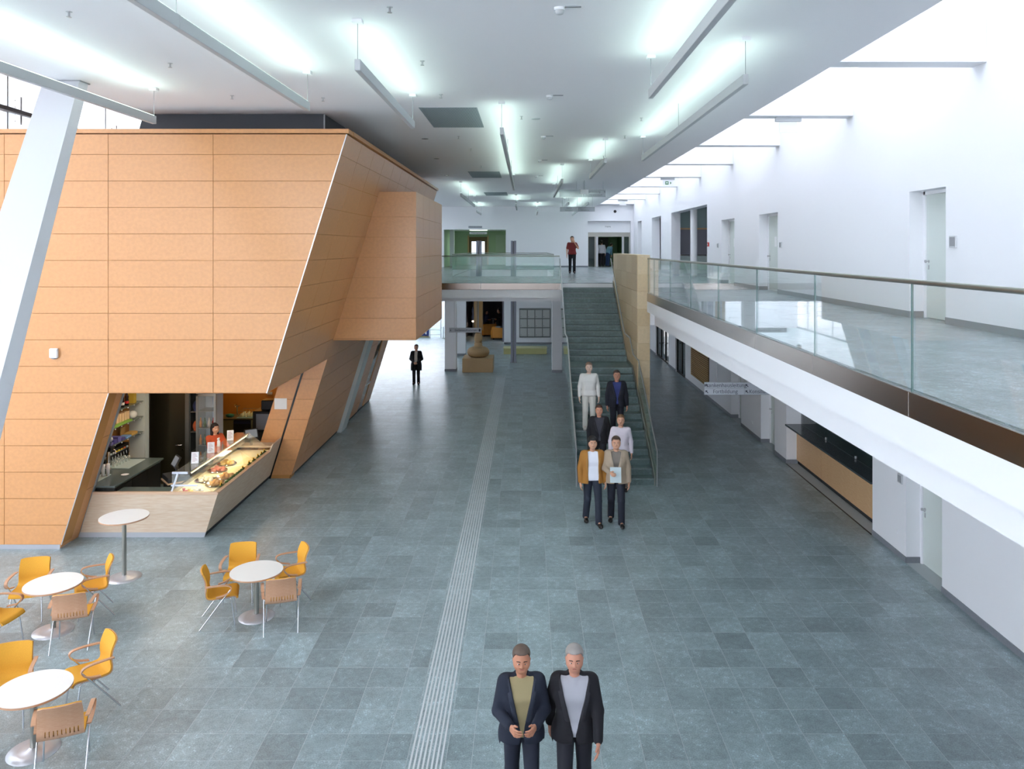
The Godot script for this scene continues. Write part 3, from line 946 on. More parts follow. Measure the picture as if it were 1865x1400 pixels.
# ------------------------------------------------------------------ orange clad cafe volume
func clad(parent: Node3D, xf: Transform3D, face: PackedVector2Array, us: Array, vs: Array, m: Material, holes: Array = []) -> void:
	for i in us.size() - 1:
		for j in vs.size() - 1:
			var cell := PackedVector2Array([Vector2(us[i] + 0.005, vs[j] + 0.005), Vector2(us[i + 1] - 0.005, vs[j] + 0.005), Vector2(us[i + 1] - 0.005, vs[j + 1] - 0.005), Vector2(us[i] + 0.005, vs[j + 1] - 0.005)])
			var bits: Array = Geometry2D.intersect_polygons(cell, face)
			for h in holes:
				var left := []
				for b in bits:
					left.append_array(Geometry2D.clip_polygons(b, h))
				bits = left
			for b in bits:
				var area := 0.0
				for k in b.size():
					area += b[k].cross(b[(k + 1) % b.size()])
				if absf(area) < 0.01: continue
				part(parent, "panel", Geo.new().prism(b, 0.0, 0.016, xf), m)

func build_cafe_volume() -> void:
	var o := thing("cafe_volume", "large orange clad volume with a leaning side wall and the cafe inside", "pavilion")
	var vs := [0.09]
	for k in range(14, -1, -1):
		vs.append(7.749 - 0.5195 * k)
	vs.append(8.15)
	var D := 15.31
	# front wall
	var front := PackedVector2Array([Vector2(-12.7, 0.09), Vector2(-9.142, 0.09), Vector2(-8.21, 3.063), Vector2(lean_x(3.063) - 0.004, 3.063), Vector2(lean_x(8.15) - 0.004, 8.15), Vector2(-12.7, 8.15)])
	var xf := Transform3D(Basis(), V(0, 0, D + 0.016))
	clad(o, xf, front, [-12.7, -12.3, -10.25, -8.21, -6.15, -3.0], vs, mats.orange)
	part(o, "front_core", Geo.new().prism(front, -0.35, -0.004, xf), mats.orange_core)
	part(o, "plinth", bx(-12.7, -9.165, 0.0, 0.09, D + 0.01, D + 0.4), mat("plinth", c8(176, 178, 184), 0.4))
	# leaning side wall: u runs backwards, v runs up the slope
	var k := sqrt(1.0 + 1.0 / (LEAN * LEAN))
	var up := Vector3(1.0 / LEAN, 1, 0).normalized()
	var back := Vector3(0, 0, -1)
	var out := back.cross(up)
	var sf := Transform3D(Basis(back, up, out), Vector3(-6.05, 0, 0) - out * 0.016)
	var upper := PackedVector2Array([Vector2(D + 0.018, 3.063 * k), Vector2(30.8, 3.063 * k), Vector2(30.8, 8.15 * k), Vector2(D + 0.018, 8.15 * k)])
	var upper_core := PackedVector2Array([Vector2(D + 0.38, 3.063 * k), Vector2(30.8, 3.063 * k), Vector2(30.8, 8.15 * k), Vector2(D + 0.38, 8.15 * k)])
	var lower := PackedVector2Array([Vector2(20.018, 0.09 * k), Vector2(30.06, 0.09 * k), Vector2(30.06, 3.063 * k), Vector2(20.018, 3.063 * k)])
	var sus := [15.31]
	var u := 16.8
	while u < 30.0:
		sus.append(u)
		u += 1.37
	sus.append(30.81)
	var svs := []
	for y in vs: svs.append(y * k)
	var box_hole := PackedVector2Array([Vector2(20.05, 3.6 * k), Vector2(26.05, 3.6 * k), Vector2(26.05, 7.3 * k), Vector2(20.05, 7.3 * k)])
	clad(o, sf, upper, sus, svs, mats.orange, [box_hole])
	var post_hole := PackedVector2Array([Vector2(24.95, 0), Vector2(25.75, 0), Vector2(25.75, 3.3), Vector2(24.95, 3.3)])
	var slit := PackedVector2Array([Vector2(27.75, 0.0), Vector2(28.75, 0.0), Vector2(28.75, 3.3), Vector2(27.75, 3.3)])
	clad(o, sf, lower, sus, svs, mats.orange, [post_hole, slit])
	part(o, "side_core", Geo.new().prism(upper_core, -0.25, -0.004, sf), mats.orange_core)
	for q in [[20.33, 27.75], [28.75, 30.06]]:
		part(o, "side_core", Geo.new().prism(PackedVector2Array([Vector2(q[0], 0), Vector2(q[1], 0), Vector2(q[1], 3.063 * k), Vector2(q[0], 3.063 * k)]), -0.25, -0.004, sf), mats.orange_core)
	part(o, "slit_window", Geo.new().prism(slit, -0.012, -0.004, sf), mats.dark_glass)
	part(o, "slit_bar", Geo.new().prism(PackedVector2Array([Vector2(27.75, 1.0), Vector2(28.75, 1.0), Vector2(28.75, 1.05), Vector2(27.75, 1.05)]), 0.0, 0.03, sf), mats.steel)
	part(o, "slanted_post", Geo.new().prism(PackedVector2Array([Vector2(24.97, 0), Vector2(25.73, 0), Vector2(25.73, 3.4 * k), Vector2(24.97, 3.4 * k)]), -0.02, 0.13, sf), mat("pale_post", c8(205, 212, 210), 0.5))
	part(o, "side_plinth", Geo.new().prism(PackedVector2Array([Vector2(20.02, 0), Vector2(30.06, 0), Vector2(30.06, 0.09 * k), Vector2(20.02, 0.09 * k)]), -0.02, -0.003, sf), mats.dark)
	# projecting box
	var bface := PackedVector2Array([Vector2(lean_x(3.543) - 0.05, 3.543), Vector2(-2.84, 3.543), Vector2(-2.84, 7.357), Vector2(lean_x(7.357) - 0.05, 7.357)])
	var bxf := Transform3D(Basis(), V(0, 0, 20.016))
	clad(o, bxf, bface, [-6.0, -2.84], [3.543] + vs.slice(7, 14) + [7.357], mats.orange)
	part(o, "box_core", Geo.new().prism(bface, -6.05, -0.002, bxf), mats.orange_core)
	var rxf := Transform3D(Basis(Vector3(0, 0, -1), Vector3.UP, Vector3(1, 0, 0)), Vector3(-2.84 - 0.002, 0, 0))
	clad(o, rxf, PackedVector2Array([Vector2(20.0, 3.543), Vector2(26.1, 3.543), Vector2(26.1, 7.357), Vector2(20.0, 7.357)]), [20.0, 21.37, 22.74, 24.11, 25.48, 26.1], [3.543] + vs.slice(7, 14) + [7.357], mats.orange)
	# pier that ends the cafe opening
	var pier_r := PackedVector2Array([Vector2(-6.05 - 0.5, 0.09), Vector2(lean_x(0.09), 0.09), Vector2(lean_x(3.06), 3.06), Vector2(lean_x(3.06) - 0.5, 3.06)])
	var pier_l := PackedVector2Array([Vector2(-6.05 - 1.04, 0.09), Vector2(lean_x(0.09) - 0.56, 0.09), Vector2(lean_x(3.06) - 0.56, 3.06), Vector2(lean_x(3.06) - 1.04, 3.06)])
	clad(o, bxf, pier_r, [-9.0, -4.0], vs, mats.orange)
	clad(o, bxf, pier_l, [-9.0, -4.0], vs, mats.orange)
	part(o, "pier_core", Geo.new().prism(PackedVector2Array([Vector2(-7.08, 0), Vector2(-6.06, 0), Vector2(lean_x(3.06) - 0.01, 3.06), Vector2(lean_x(3.06) - 1.03, 3.06)]), -0.3, -0.004, bxf), mats.orange_core)
	part(o, "shutter_guide", Geo.new().prism(PackedVector2Array([Vector2(-6.602, 0.0), Vector2(-6.558, 0.0), Vector2(lean_x(3.06) - 0.508, 3.06), Vector2(lean_x(3.06) - 0.552, 3.06)]), 0.0, 0.03, bxf), mats.black)
	# left jamb of the opening, leaning the same way
	var jf := Transform3D(Basis(back, up, out), Vector3(-9.17, 0, 0) - out * 0.016)
	clad(o, jf, PackedVector2Array([Vector2(D + 0.02, 0.0), Vector2(15.95, 0.0), Vector2(15.95, 3.063 * k), Vector2(D + 0.02, 3.063 * k)]), [D, 15.96], [0.0, 1.05 * k, 2.1 * k, 3.07 * k], mats.orange)
	part(o, "jamb_core", Geo.new().prism(PackedVector2Array([Vector2(D + 0.05, 0.0), Vector2(16.05, 0.0), Vector2(16.05, 3.063 * k), Vector2(D + 0.05, 3.063 * k)]), -0.3, -0.004, jf), mats.orange_core)
	part(o, "jamb_trim", Geo.new().prism(PackedVector2Array([Vector2(15.95, 0.0), Vector2(16.03, 0.0), Vector2(16.03, 3.063 * k), Vector2(15.95, 3.063 * k)]), -0.01, 0.03, jf), mats.grey)
	# coping and bright edge strip
	var cp := bx(-12.7, lean_x(8.25) + 0.02, 8.165, 8.25, D - 0.03, D + 0.4, 0.004)
	part(o, "coping", cp, mats.orange)
	part(o, "coping", bx(lean_x(8.25) - 0.4, lean_x(8.25) + 0.03, 8.165, 8.25, D + 0.4, 30.8, 0.004), mats.orange)
	part(o, "edge_strip", Geo.new().bar(V(lean_x(3.063) + 0.004, 3.063, D + 0.004), V(lean_x(8.15) + 0.004, 8.15, D + 0.004), 0.02, 0.02), mats.steel)
	part(o, "edge_strip", Geo.new().bar(V(-9.13, 0.09, D + 0.004), V(-8.204, 3.063, D + 0.004), 0.016, 0.016), mats.steel)
	# roof, rear wall, soffit
	part(o, "roof", bx(-12.7, -3.7, 8.0, 8.14, D + 0.4, 30.7), mats.orange_core)
	part(o, "rear_wall", Geo.new().prism(PackedVector2Array([Vector2(-12.7, 0), Vector2(-6.1, 0), Vector2(lean_x(8.1) - 0.05, 8.1), Vector2(-12.7, 8.1)]), -0.2, 0.0, Transform3D(Basis(), V(0, 0, 30.1))), mats.orange_core)
	part(o, "soffit", bx(-9.9, -5.25, 3.05, 3.2, D + 0.36, 20.3), mats.orange_core)
	# black box on the roof
	var bb := thing("roof_box", "low black box on top of the orange volume under the ceiling", "housing", V(0, 8.14, 0))
	part(bb, "front", Geo.new().prism(PackedVector2Array([Vector2(-7.95, 0), Vector2(-4.11, 0), Vector2(-4.11, 0.5), Vector2(-7.8, 0.5)]), -12.0, 0.0, Transform3D(Basis(), V(0, 0, 15.89))), mat("black_paint", c8(40, 44, 54), 0.5))
	part(bb, "corner_strip", bx(-4.125, -4.10, 0.0, 0.5, 15.87, 15.9), mats.grey)
	# sounder on the front wall
	var al := thing("wall_sounder", "white curved sounder box on the orange wall", "sounder", V(-9.255, 3.85, D - 0.001))
	part(al, "housing", Geo.new().box(Vector3(-0.08, -0.09, 0), Vector3(0.08, 0.1, 0.07), 0.015), mats.white)
	part(al, "lens", Geo.new().ball(Vector3(0, -0.09, 0.03), Vector3(0.07, 0.025, 0.03), 12, 6), mats.grey)
	single("menu_sheet", bx(-6.22, -5.90, 1.78, 2.06, 19.99, 19.998), mats.paper if mats.has("paper") else mat("paper", c8(238, 240, 242), 0.8), "white printed sheet pinned on the orange pier of the cafe", "notice", Vector3(-0.24, 0, 0))

# ------------------------------------------------------------------ ceiling fittings
func pendant(x: float, d0: float, d1: float, segs: int, label: String) -> void:
	var mid := (d0 + d1) / 2
	var l := d1 - d0
	var o := thing("pendant_lamp", label, "lamp", V(x, 8.04, mid), 0.0, "slim pendant lamps under the ceiling")
	var seg := l / segs
	for s in segs:
		part(o, "body", Geo.new().box(Vector3(-0.035, 0, l / 2 - (s + 1) * seg + 0.004), Vector3(0.035, 0.135, l / 2 - s * seg - 0.004), 0.004), mats.lamp_body)
		part(o, "tube", Geo.new().box(Vector3(-0.022, 0.136, l / 2 - (s + 1) * seg + 0.05), Vector3(0.022, 0.142, l / 2 - s * seg - 0.05)), glow("tube_glow", Color(0.86, 1.0, 0.94), 5.0))
		var li := AreaLight3D.new()
		li.name = "tube_light"
		li.area_size = Vector2(0.05, seg - 0.1)
		li.light_color = Color(0.88, 1.0, 0.95)
		li.light_energy = LAMP_ENERGY * seg
		li.area_range = 40.0
		li.shadow_enabled = true
		o.add_child(li, true)
		li.position = Vector3(0, 0.15, l / 2 - (s + 0.5) * seg)
		li.rotation = Vector3(PI / 2, 0, 0)
	for s in segs + 1:
		var z := clampf(l / 2 - s * seg, -l / 2 + 0.02, l / 2 - 0.02)
		part(o, "wire", Geo.new().tube([Vector3(0, 0.13, z), Vector3(0, 0.58, z)], 0.004, 5), mats.grey)
		if s == 0 or s == segs:
			part(o, "ceiling_box", Geo.new().box(Vector3(-0.06, 0.565, z - 0.06), Vector3(0.06, 0.61, z + 0.06), 0.004), mats.white)

func build_ceiling_fittings() -> void:
	pendant(-6.38, 4.3, 13.38, 2, "slim pendant lamp above the leaning column, farthest left")
	pendant(-3.39, 3.0, 12.1, 2, "slim pendant lamp over the cafe front, second from left")
	pendant(-2.02, 9.32, 13.9, 1, "short slim pendant lamp right of the cafe roof corner")
	pendant(1.77, 2.0, 11.1, 2, "slim pendant lamp cut by the top edge near the gallery")
	pendant(2.85, 10.12, 19.08, 2, "long slim pendant lamp nearest the skylight edge")
	pendant(-0.46, 14.6, 28.9, 3, "longest slim pendant lamp running down the middle of the ceiling")
	pendant(1.98, 19.5, 24.1, 1, "short slim pendant lamp before the hanging glass sign")
	pendant(1.17, 25.4, 33.0, 2, "slim pendant lamp above the stair head")
	pendant(-2.7, 32.2, 40.7, 2, "slim pendant lamp by the far end of the orange volume")
	pendant(2.08, 38.2, 42.6, 1, "short slim pendant lamp over the man in red")
	pendant(3.05, 38.2, 51.5, 3, "far long slim pendant lamp beside the skylight edge")
	pendant(-0.53, 40.0, 44.4, 1, "far short slim pendant lamp over the open well")
	pendant(0.68, 46.5, 51.0, 1, "farthest short slim pendant lamp before the white back wall")
	pendant(-2.95, 46.5, 51.0, 1, "far slim pendant lamp above the left corridor opening")
	# mesh panels flush with the ceiling
	for q in [[15.18, 17.67, "nearest"], [27.95, 30.4, "middle"], [38.4, 40.8, "farthest"]]:
		var gp := thing("ceiling_grille", "%s grey mesh grille set in the white ceiling" % q[2], "grille", V(-1.53, CEIL, (q[0] + q[1]) / 2), 0.0, "grilles in the ceiling")
		var l: float = (q[1] - q[0]) / 2
		part(gp, "backing", Geo.new().box(Vector3(-0.57, -0.004, -l), Vector3(0.57, 0.0, l)), mat("grille_back", c8(132, 144, 152), 0.8))
		var bar := Geo.new().box(Vector3(-0.006, -0.012, -l), Vector3(0.006, -0.004, l)).mesh()
		for b in 38:
			var e := part(gp, "bar", bar, mat("grille_bar", c8(178, 188, 194), 0.6))
			e.position.x = -0.555 + b * 0.03
	# sprinklers
	var sp := thing("sprinkler", "", "sprinkler", V(0, CEIL, 0), 0.0, "sprinkler heads dotted over the ceiling")
	part(sp, "rose", Geo.new().lathe([Vector2(0.001, -0.004), Vector2(0.035, -0.004), Vector2(0.035, 0.0)], 12), mats.lamp_body)
	part(sp, "stem", Geo.new().tube([Vector3(0, 0, 0), Vector3(0, -0.06, 0)], 0.012, 8), mats.steel)
	part(sp, "deflector", Geo.new().lathe([Vector2(0.001, -0.068), Vector2(0.028, -0.066), Vector2(0.028, -0.062), Vector2(0.001, -0.06)], 10), mats.steel)
	var first := true
	for q in [[-5.29, 9.02, "left of the second pendant lamp, nearest the top edge"], [-5.27, 11.54, "between the two left pendant lamps"], [-5.28, 13.99, "just before the black roof box, left of the second lamp"], [-3.7, 14.2, "by the far end of the second pendant lamp"], [-1.55, 8.85, "at the top edge above the short lamp"], [-1.52, 11.4, "right of the short pendant lamp, nearer one"], [-1.52, 13.89, "right of the short pendant lamp, farther one"], [-1.66, 19.1, "left of the middle lamp beyond the nearest grille"], [-1.53, 21.5, "left of the middle lamp, second beyond the grille"], [-1.5, 26.0, "before the middle grille"], [2.42, 16.4, "left of the lamp at the skylight edge"], [2.4, 19.0, "between the skylight lamp and the short lamp"], [2.3, 23.2, "right of the short lamp by the hanging sign"], [-0.1, 16.2, "right of the near end of the middle lamp"]]:
		var lab := "small steel sprinkler head " + String(q[2])
		if first:
			sp.position = V(q[0], CEIL, q[1])
			sp.set_meta("label", lab)
			first = false
		else:
			copy(sp, V(q[0], CEIL, q[1]), 0, lab)
	# smoke detectors with their cable strip
	var sd := thing("smoke_detector", "", "detector", Vector3.ZERO, 0.0, "smoke detectors along the ceiling")
	part(sd, "base", Geo.new().lathe([Vector2(0.001, -0.03), Vector2(0.06, -0.03), Vector2(0.065, 0.0)], 18), mats.white)
	part(sd, "sensor", Geo.new().lathe([Vector2(0.001, -0.075), Vector2(0.04, -0.072), Vector2(0.05, -0.05), Vector2(0.05, -0.03)], 18, Transform3D(), true), mats.lamp_body)
	part(sd, "mount_strip", Geo.new().box(Vector3(0.06, -0.01, 0.03), Vector3(0.24, 0.0, 0.07)), mats.grey)
	first = true
	for q in [[0.38, 8.87, "nearest"], [0.42, 14.0, "second"], [0.42, 19.1, "third"], [0.42, 24.3, "fourth"], [0.4, 29.6, "fifth"]]:
		var lab := "white round smoke detector in the ceiling line, %s" % q[2]
		if first:
			sd.position = V(q[0], CEIL, q[1]); sd.set_meta("label", lab); first = false
		else: copy(sd, V(q[0], CEIL, q[1]), 0, lab)
	# small recessed ceiling spots over the edge of the orange volume
	for q in [[-2.54, 19.55, "nearer"], [-2.75, 23.9, "middle"], [-3.0, 29.4, "lit far"]]:
		var o := thing("spot_light", "%s small recessed spot in the ceiling beside the orange volume" % q[2], "downlight", V(q[0], CEIL, q[1]), 0.0, "recessed spots")
		part(o, "ring", Geo.new().lathe([Vector2(0.05, -0.006), Vector2(0.085, -0.006), Vector2(0.085, 0.0)], 16), mats.grey)
		part(o, "lens", Geo.new().lathe([Vector2(0.001, -0.003), Vector2(0.05, -0.003)], 16), glow("spot_glow", Color(1, 1, 0.95), 2.0) if q[2] == "lit far" else mats.dark)
	# round white vents
	single("ceiling_vent", Geo.new().lathe([Vector2(0.001, -0.012), Vector2(0.09, -0.012), Vector2(0.1, 0.0)], 20), mats.lamp_body, "flat round white vent in the ceiling right of the nearest grille", "vent", V(0.2, CEIL, 16.5))
	# emergency luminaires on the skylight beams
	for q in [[17.21, 5.78, "second beam from the eye"], [32.0, 5.8, "fifth beam"], [46.79, 5.79, "farthest beam"]]:
		var o := thing("exit_sign", "hanging escape sign under the skylight, %s" % q[2], "exit sign", V(q[1], 8.80, q[0]), 0.0, "escape signs under the skylight")
		part(o, "housing", Geo.new().box(Vector3(-0.28, -0.1, -0.05), Vector3(0.28, 0, 0.05), 0.004), mats.lamp_body)
		part(o, "plate", Geo.new().box(Vector3(-0.2, -0.34, -0.01), Vector3(0.2, -0.12, 0.01), 0.003), mats.white)
		if q[0] > 20 and q[0] < 40:
			part(o, "pictogram", Geo.new().box(Vector3(-0.1, -0.29, 0.01), Vector3(0.04, -0.16, 0.014)), mat("exit_green", c8(70, 130, 80), 0.5))
			var ar := Geo.new()
			ar.prism(PackedVector2Array([Vector2(0.1, -0.17), Vector2(0.16, -0.225), Vector2(0.1, -0.28)]), 0.01, 0.014)
			part(o, "arrow", ar, mats["exit_green"])
			part(o, "figure", Geo.new().box(Vector3(-0.07, -0.24, 0.014), Vector3(0.01, -0.2, 0.016)), mats.white)
	var ex := thing("exit_sign", "white escape sign box under the ceiling above the hanging glass sign", "exit sign", V(2.36, 8.1, 31.6), 0.0)
	part(ex, "housing", Geo.new().box(Vector3(-0.16, 0.0, -0.04), Vector3(0.16, 0.17, 0.04), 0.004), mats.white)
	part(ex, "hanger", Geo.new().tube([Vector3(0, 0.17, 0), Vector3(0, 0.55, 0)], 0.01, 6), mats.grey)

# ------------------------------------------------------------------ inside the cafe
func build_cafe_room() -> void:
	var OW := mat("cafe_wall", c8(196, 128, 52), 0.5)
	struct("wall_cafe_left", bx(-9.75, -9.55, 0.0, 3.05, 16.05, 18.75), OW)
	struct("wall_cafe_end", bx(-9.75, -9.17, 0.0, 3.05, 18.75, 18.95), mat("cafe_white", c8(214, 222, 216), 0.6))
	struct("wall_cafe_rear", Geo.new().prism(PackedVector2Array([Vector2(-9.75, 0), Vector2(-6.36, 0), Vector2(lean_x(3.05) - 0.31, 3.05), Vector2(-9.75, 3.05)]), -0.2, 0.0, Transform3D(Basis(), V(0, 0, 23.4))), OW)
	struct("wall_cafe_side", bx(-9.75, -9.6, 0.0, 3.05, 18.95, 23.4), mats.grey)
	struct("ceiling_cafe", bx(-9.75, -5.3, 3.05, 3.2, 20.3, 23.6), mats.grey)
	# steel door wall
	var dw := frame("door_9")
	dw.set_meta("label", "brushed steel door at the back of the cafe")
	part(dw, "leaf", bx(-9.40, -8.53, 0.02, 2.95, 19.5, 19.56, 0.003), mat("door_steel", c8(112, 104, 88), 0.3, 1.0))
	part(dw, "door_frame", bx(-9.52, -9.41, 0.0, 3.05, 19.46, 19.6, 0.003), mats.brushed)
	part(dw, "door_frame", bx(-8.52, -8.42, 0.0, 3.05, 19.46, 19.6, 0.003), mats.brushed)
	part(dw, "side_panel", bx(-9.75, -9.52, 0.0, 3.05, 19.5, 19.58), mats["door_steel"])
	part(dw, "handle", Geo.new().tube([V(-8.6, 1.0, 19.5), V(-8.6, 1.0, 19.44), V(-8.74, 1.0, 19.44)], 0.011, 8), mats.chrome)
	part(dw, "lock", Geo.new().lathe([Vector2(0.001, 0), Vector2(0.02, 0), Vector2(0.02, 0.01), Vector2(0.001, 0.012)], 12, Transform3D(Basis(Vector3(1, 0, 0), PI / 2), V(-8.6, 0.88, 19.5))), mats.chrome)
	# tall steel rack with niche
	var rk := thing("niche_cabinet", "tall grey steel cabinet with open niche shelves beside the steel door", "cabinet", V(-8.25, 0, 19.5))
	var f := Geo.new()
	f.box(Vector3(-0.2, 0, -0.35), Vector3(-0.15, 3.0, 0.0)); f.box(Vector3(0.07, 0, -0.35), Vector3(0.11, 3.0, 0.0)); f.box(Vector3(-0.2, 0, -0.4), Vector3(0.11, 3.0, -0.35))
	part(rk, "carcass", f, mat("cab_grey", c8(84, 88, 86), 0.4, 0.5))
	for k in 4:
		part(rk, "shelf", Geo.new().box(Vector3(-0.15, 0.8 + k * 0.5, -0.35), Vector3(0.07, 0.82 + k * 0.5, -0.01)), mats.brushed)
	var goods := [["bread_bag", "bag of brown rolls on the upper niche shelf of the cafe cabinet", c8(170, 90, 48), 2.3], ["cloth_bundle", "dark blue bundle on the second niche shelf of the cafe cabinet", c8(52, 60, 100), 1.8], ["fruit_tray", "tray of reddish pastries on the lower niche shelf of the cafe cabinet", c8(190, 92, 52), 1.3]]
	for q in goods:
		var b := Geo.new().ball(V(-8.29, q[3] + 0.14, 19.62), Vector3(0.1, 0.14, 0.09), 12, 8)
		b.ball(V(-8.28, q[3] + 0.07, 19.6), Vector3(0.085, 0.07, 0.085), 10, 6)
		single(q[0], b, mat(q[0], q[2], 0.6), q[1], "food" if q[0] != "cloth_bundle" else "bundle")
	# glass fridge
	var fr := thing("display_fridge", "tall glass door fridge with lit sign on top in the cafe", "fridge", V(-7.90, 0, 19.2))
	f = Geo.new()
	f.box(Vector3(-0.23, 0, -0.5), Vector3(-0.2, 2.75, 0.0)); f.box(Vector3(0.2, 0, -0.5), Vector3(0.23, 2.75, 0.0)); f.box(Vector3(-0.23, 0, -0.53), Vector3(0.23, 2.75, -0.5)); f.box(Vector3(-0.2, 0, -0.5), Vector3(0.2, 0.3, 0.0)); f.box(Vector3(-0.2, 2.35, -0.5), Vector3(0.2, 2.75, 0.0))
	part(fr, "carcass", f, mat("fridge_white", c8(190, 198, 206), 0.4))
	part(fr, "sign_panel", Geo.new().box(Vector3(-0.2, 2.4, 0.0), Vector3(0.2, 2.7, 0.02)), glow("fridge_sign", Color(0.85, 0.95, 1.0), 0.7))
	var dr := Geo.new()
	for q in [[-0.22, -0.17], [0.22, 0.27]]:
		dr.box(Vector3(q[0], 0.32, 0.0), Vector3(q[1], 2.33, 0.04))
	dr.box(Vector3(-0.22, 0.32, 0.0), Vector3(0.22, 0.38, 0.04)); dr.box(Vector3(-0.22, 2.27, 0.0), Vector3(0.22, 2.33, 0.04))
	part(fr, "door_frame", dr, mats.brushed)
	part(fr, "glass", Geo.new().box(Vector3(-0.17, 0.38, 0.015), Vector3(0.17, 2.27, 0.022)), mats.clear)
	for k in 4:
		part(fr, "shelf", Geo.new().box(Vector3(-0.2, 0.62 + k * 0.42, -0.48), Vector3(0.2, 0.635 + k * 0.42, -0.03)), mats.brushed)
	var bottle := Geo.new().lathe([Vector2(0.001, 0), Vector2(0.035, 0), Vector2(0.037, 0.13), Vector2(0.014, 0.19), Vector2(0.014, 0.24), Vector2(0.001, 0.24)], 10, Transform3D(), true).mesh()
	for k in 12:
		var row := k / 4
		single("fridge_bottle", bottle, mat("fb_%d" % (k % 4), [c8(200, 120, 40), c8(60, 90, 50), c8(210, 200, 190), c8(150, 40, 36)][k % 4], 0.25), "small drink bottle on a shelf inside the glass fridge", "bottle", V(-8.06 + (k % 4) * 0.105, 0.635 + row * 0.42, 19.3), 0.0, "bottles in the fridge")
	# wall shelves on the left with goods
	for k in 3:
		var y: float = [1.52, 1.886, 2.25][k]
		var sh := thing("wall_shelf", "%s glass shelf with price clips on the cafe side wall" % ["lowest", "middle", "topmost"][k], "shelf", V(-9.36, y, 17.3), 0.0, "cafe wall shelves")
		part(sh, "board", Geo.new().box(Vector3(-0.19, -0.012, -1.42), Vector3(0.17, 0.0, 1.2), 0.002), mat("shelf_glass", c8(104, 116, 112), 0.15))
		for b in 9:
			part(sh, "price_clip", Geo.new().ball(Vector3(0.178, -0.02, 1.0 - b * 0.28), Vector3(0.012, 0.018, 0.018), 6, 4), mats.white)
	var x0 := -9.36
	var cola := Geo.new().lathe([Vector2(0.001, 0), Vector2(0.045, 0), Vector2(0.045, 0.12), Vector2(0.036, 0.15), Vector2(0.044, 0.2), Vector2(0.016, 0.29), Vector2(0.016, 0.33), Vector2(0.001, 0.33)], 12, Transform3D(), true)
	for k in 3:
		var b := thing("syrup_bottle", ["dark bottle with white cap on top cafe shelf, nearest", "dark bottle with white cap on top cafe shelf, middle", "dark bottle with red label on top cafe shelf, farthest"][k], "bottle", V(x0 + 0.06, 2.25, 17.75 + k * 0.2), 0.0, "bottles on the top cafe shelf")
		part(b, "body", cola, mat("cola", c8(42, 24, 20), 0.12))
		part(b, "label", Geo.new().lathe([Vector2(0.0465, 0.05), Vector2(0.0465, 0.11)], 14, Transform3D(), true), mat("lab_%d" % k, [c8(220, 214, 205), c8(214, 208, 200), c8(190, 44, 40)][k], 0.5))
		part(b, "cap", Geo.new().lathe([Vector2(0.018, 0.31), Vector2(0.019, 0.345), Vector2(0.001, 0.345)], 10), mats.white)
	single("syrup_carton", bx(x0 - 0.04, x0 + 0.1, 2.25, 2.52, 18.4, 18.52, 0.004), mat("carton_y", c8(196, 166, 60), 0.6), "yellow carton at the far end of the top cafe shelf", "carton")
	for k in 6:
		single("wafer_pack", bx(x0 + 0.0, x0 + 0.12, 1.886, 2.12 - (k % 2) * 0.01, 17.55 + k * 0.12, 17.64 + k * 0.12, 0.008), mat("wafer_%d" % mini(k, 1), [c8(170, 52, 38), c8(226, 190, 150)][mini(k, 1)], 0.5), "red snack pack standing first on the middle cafe shelf" if k == 0 else "cream snack pack in the row on the middle cafe shelf", "snack pack", Vector3(-0.04, 0, 0), 0.0, "snack packs on the middle shelf" if k else "")
	single("snack_tray", bx(x0 - 0.02, x0 + 0.17, 1.886, 1.93, 17.25, 18.2, 0.004), mat("tray_green", c8(126, 170, 70), 0.5), "flat green carton tray in front on the middle cafe shelf", "tray")
	single("snack_box", bx(x0 - 0.02, x0 + 0.16, 1.886, 1.98, 16.85, 17.12, 0.006), mat("box_yellow", c8(236, 188, 36), 0.5), "yellow snack box on the middle cafe shelf", "snack box")
	single("snack_box", bx(x0 - 0.02, x0 + 0.16, 1.886, 1.97, 17.13, 17.24, 0.006), mat("box_lilac", c8(150, 132, 168), 0.5), "lilac snack box beside the green tray", "snack box")
	single("snack_bag", Geo.new().ball(V(x0 + 0.06, 1.98, 18.42), Vector3(0.1, 0.095, 0.12), 10, 6), mat("bag_white", c8(224, 224, 220), 0.6), "white snack bag at the far end of the middle cafe shelf", "snack bag")
	for k in 7:
		single("chocolate_box", bx(x0 - 0.06, x0 + 0.15, 1.52, 1.585 + (k % 3) * 0.03, 16.75 + k * 0.17, 16.89 + k * 0.17, 0.006), mat("choc_%d" % (k % 2), [c8(80, 74, 140), c8(104, 100, 166)][k % 2], 0.45), "purple chocolate box in the row on the lowest cafe shelf", "chocolate box", Vector3.ZERO, 0.0, "purple boxes on the lowest shelf")
	single("chocolate_box", bx(x0 - 0.06, x0 + 0.17, 1.52, 1.6, 16.45, 16.7, 0.006), mat("box_yellow2", c8(240, 200, 40), 0.5), "yellow chocolate box at the near end of the lowest cafe shelf", "chocolate box")
	single("chocolate_box", bx(x0 - 0.06, x0 + 0.15, 1.52, 1.56, 17.98, 18.2, 0.006), mat("box_blue", c8(120, 160, 210), 0.5), "light blue box on the lowest cafe shelf", "chocolate box")
	single("biscuit_box", bx(x0 - 0.04, x0 + 0.14, 1.52, 1.585, 18.22, 18.5, 0.006), mat("box_tan", c8(206, 166, 92), 0.6), "tan biscuit box at the far end of the lowest cafe shelf", "biscuit box")
	single("biscuit_card", bx(x0 - 0.1, x0 - 0.08, 1.52, 1.72, 18.15, 18.35), mat("card_tan", c8(196, 150, 84), 0.6), "upright tan card behind the biscuit box", "card")
	# bar on the left
	var bar := thing("bar_counter", "dark bar counter inside the cafe with black fronts", "counter", V(-8.98, 0, 17.03))
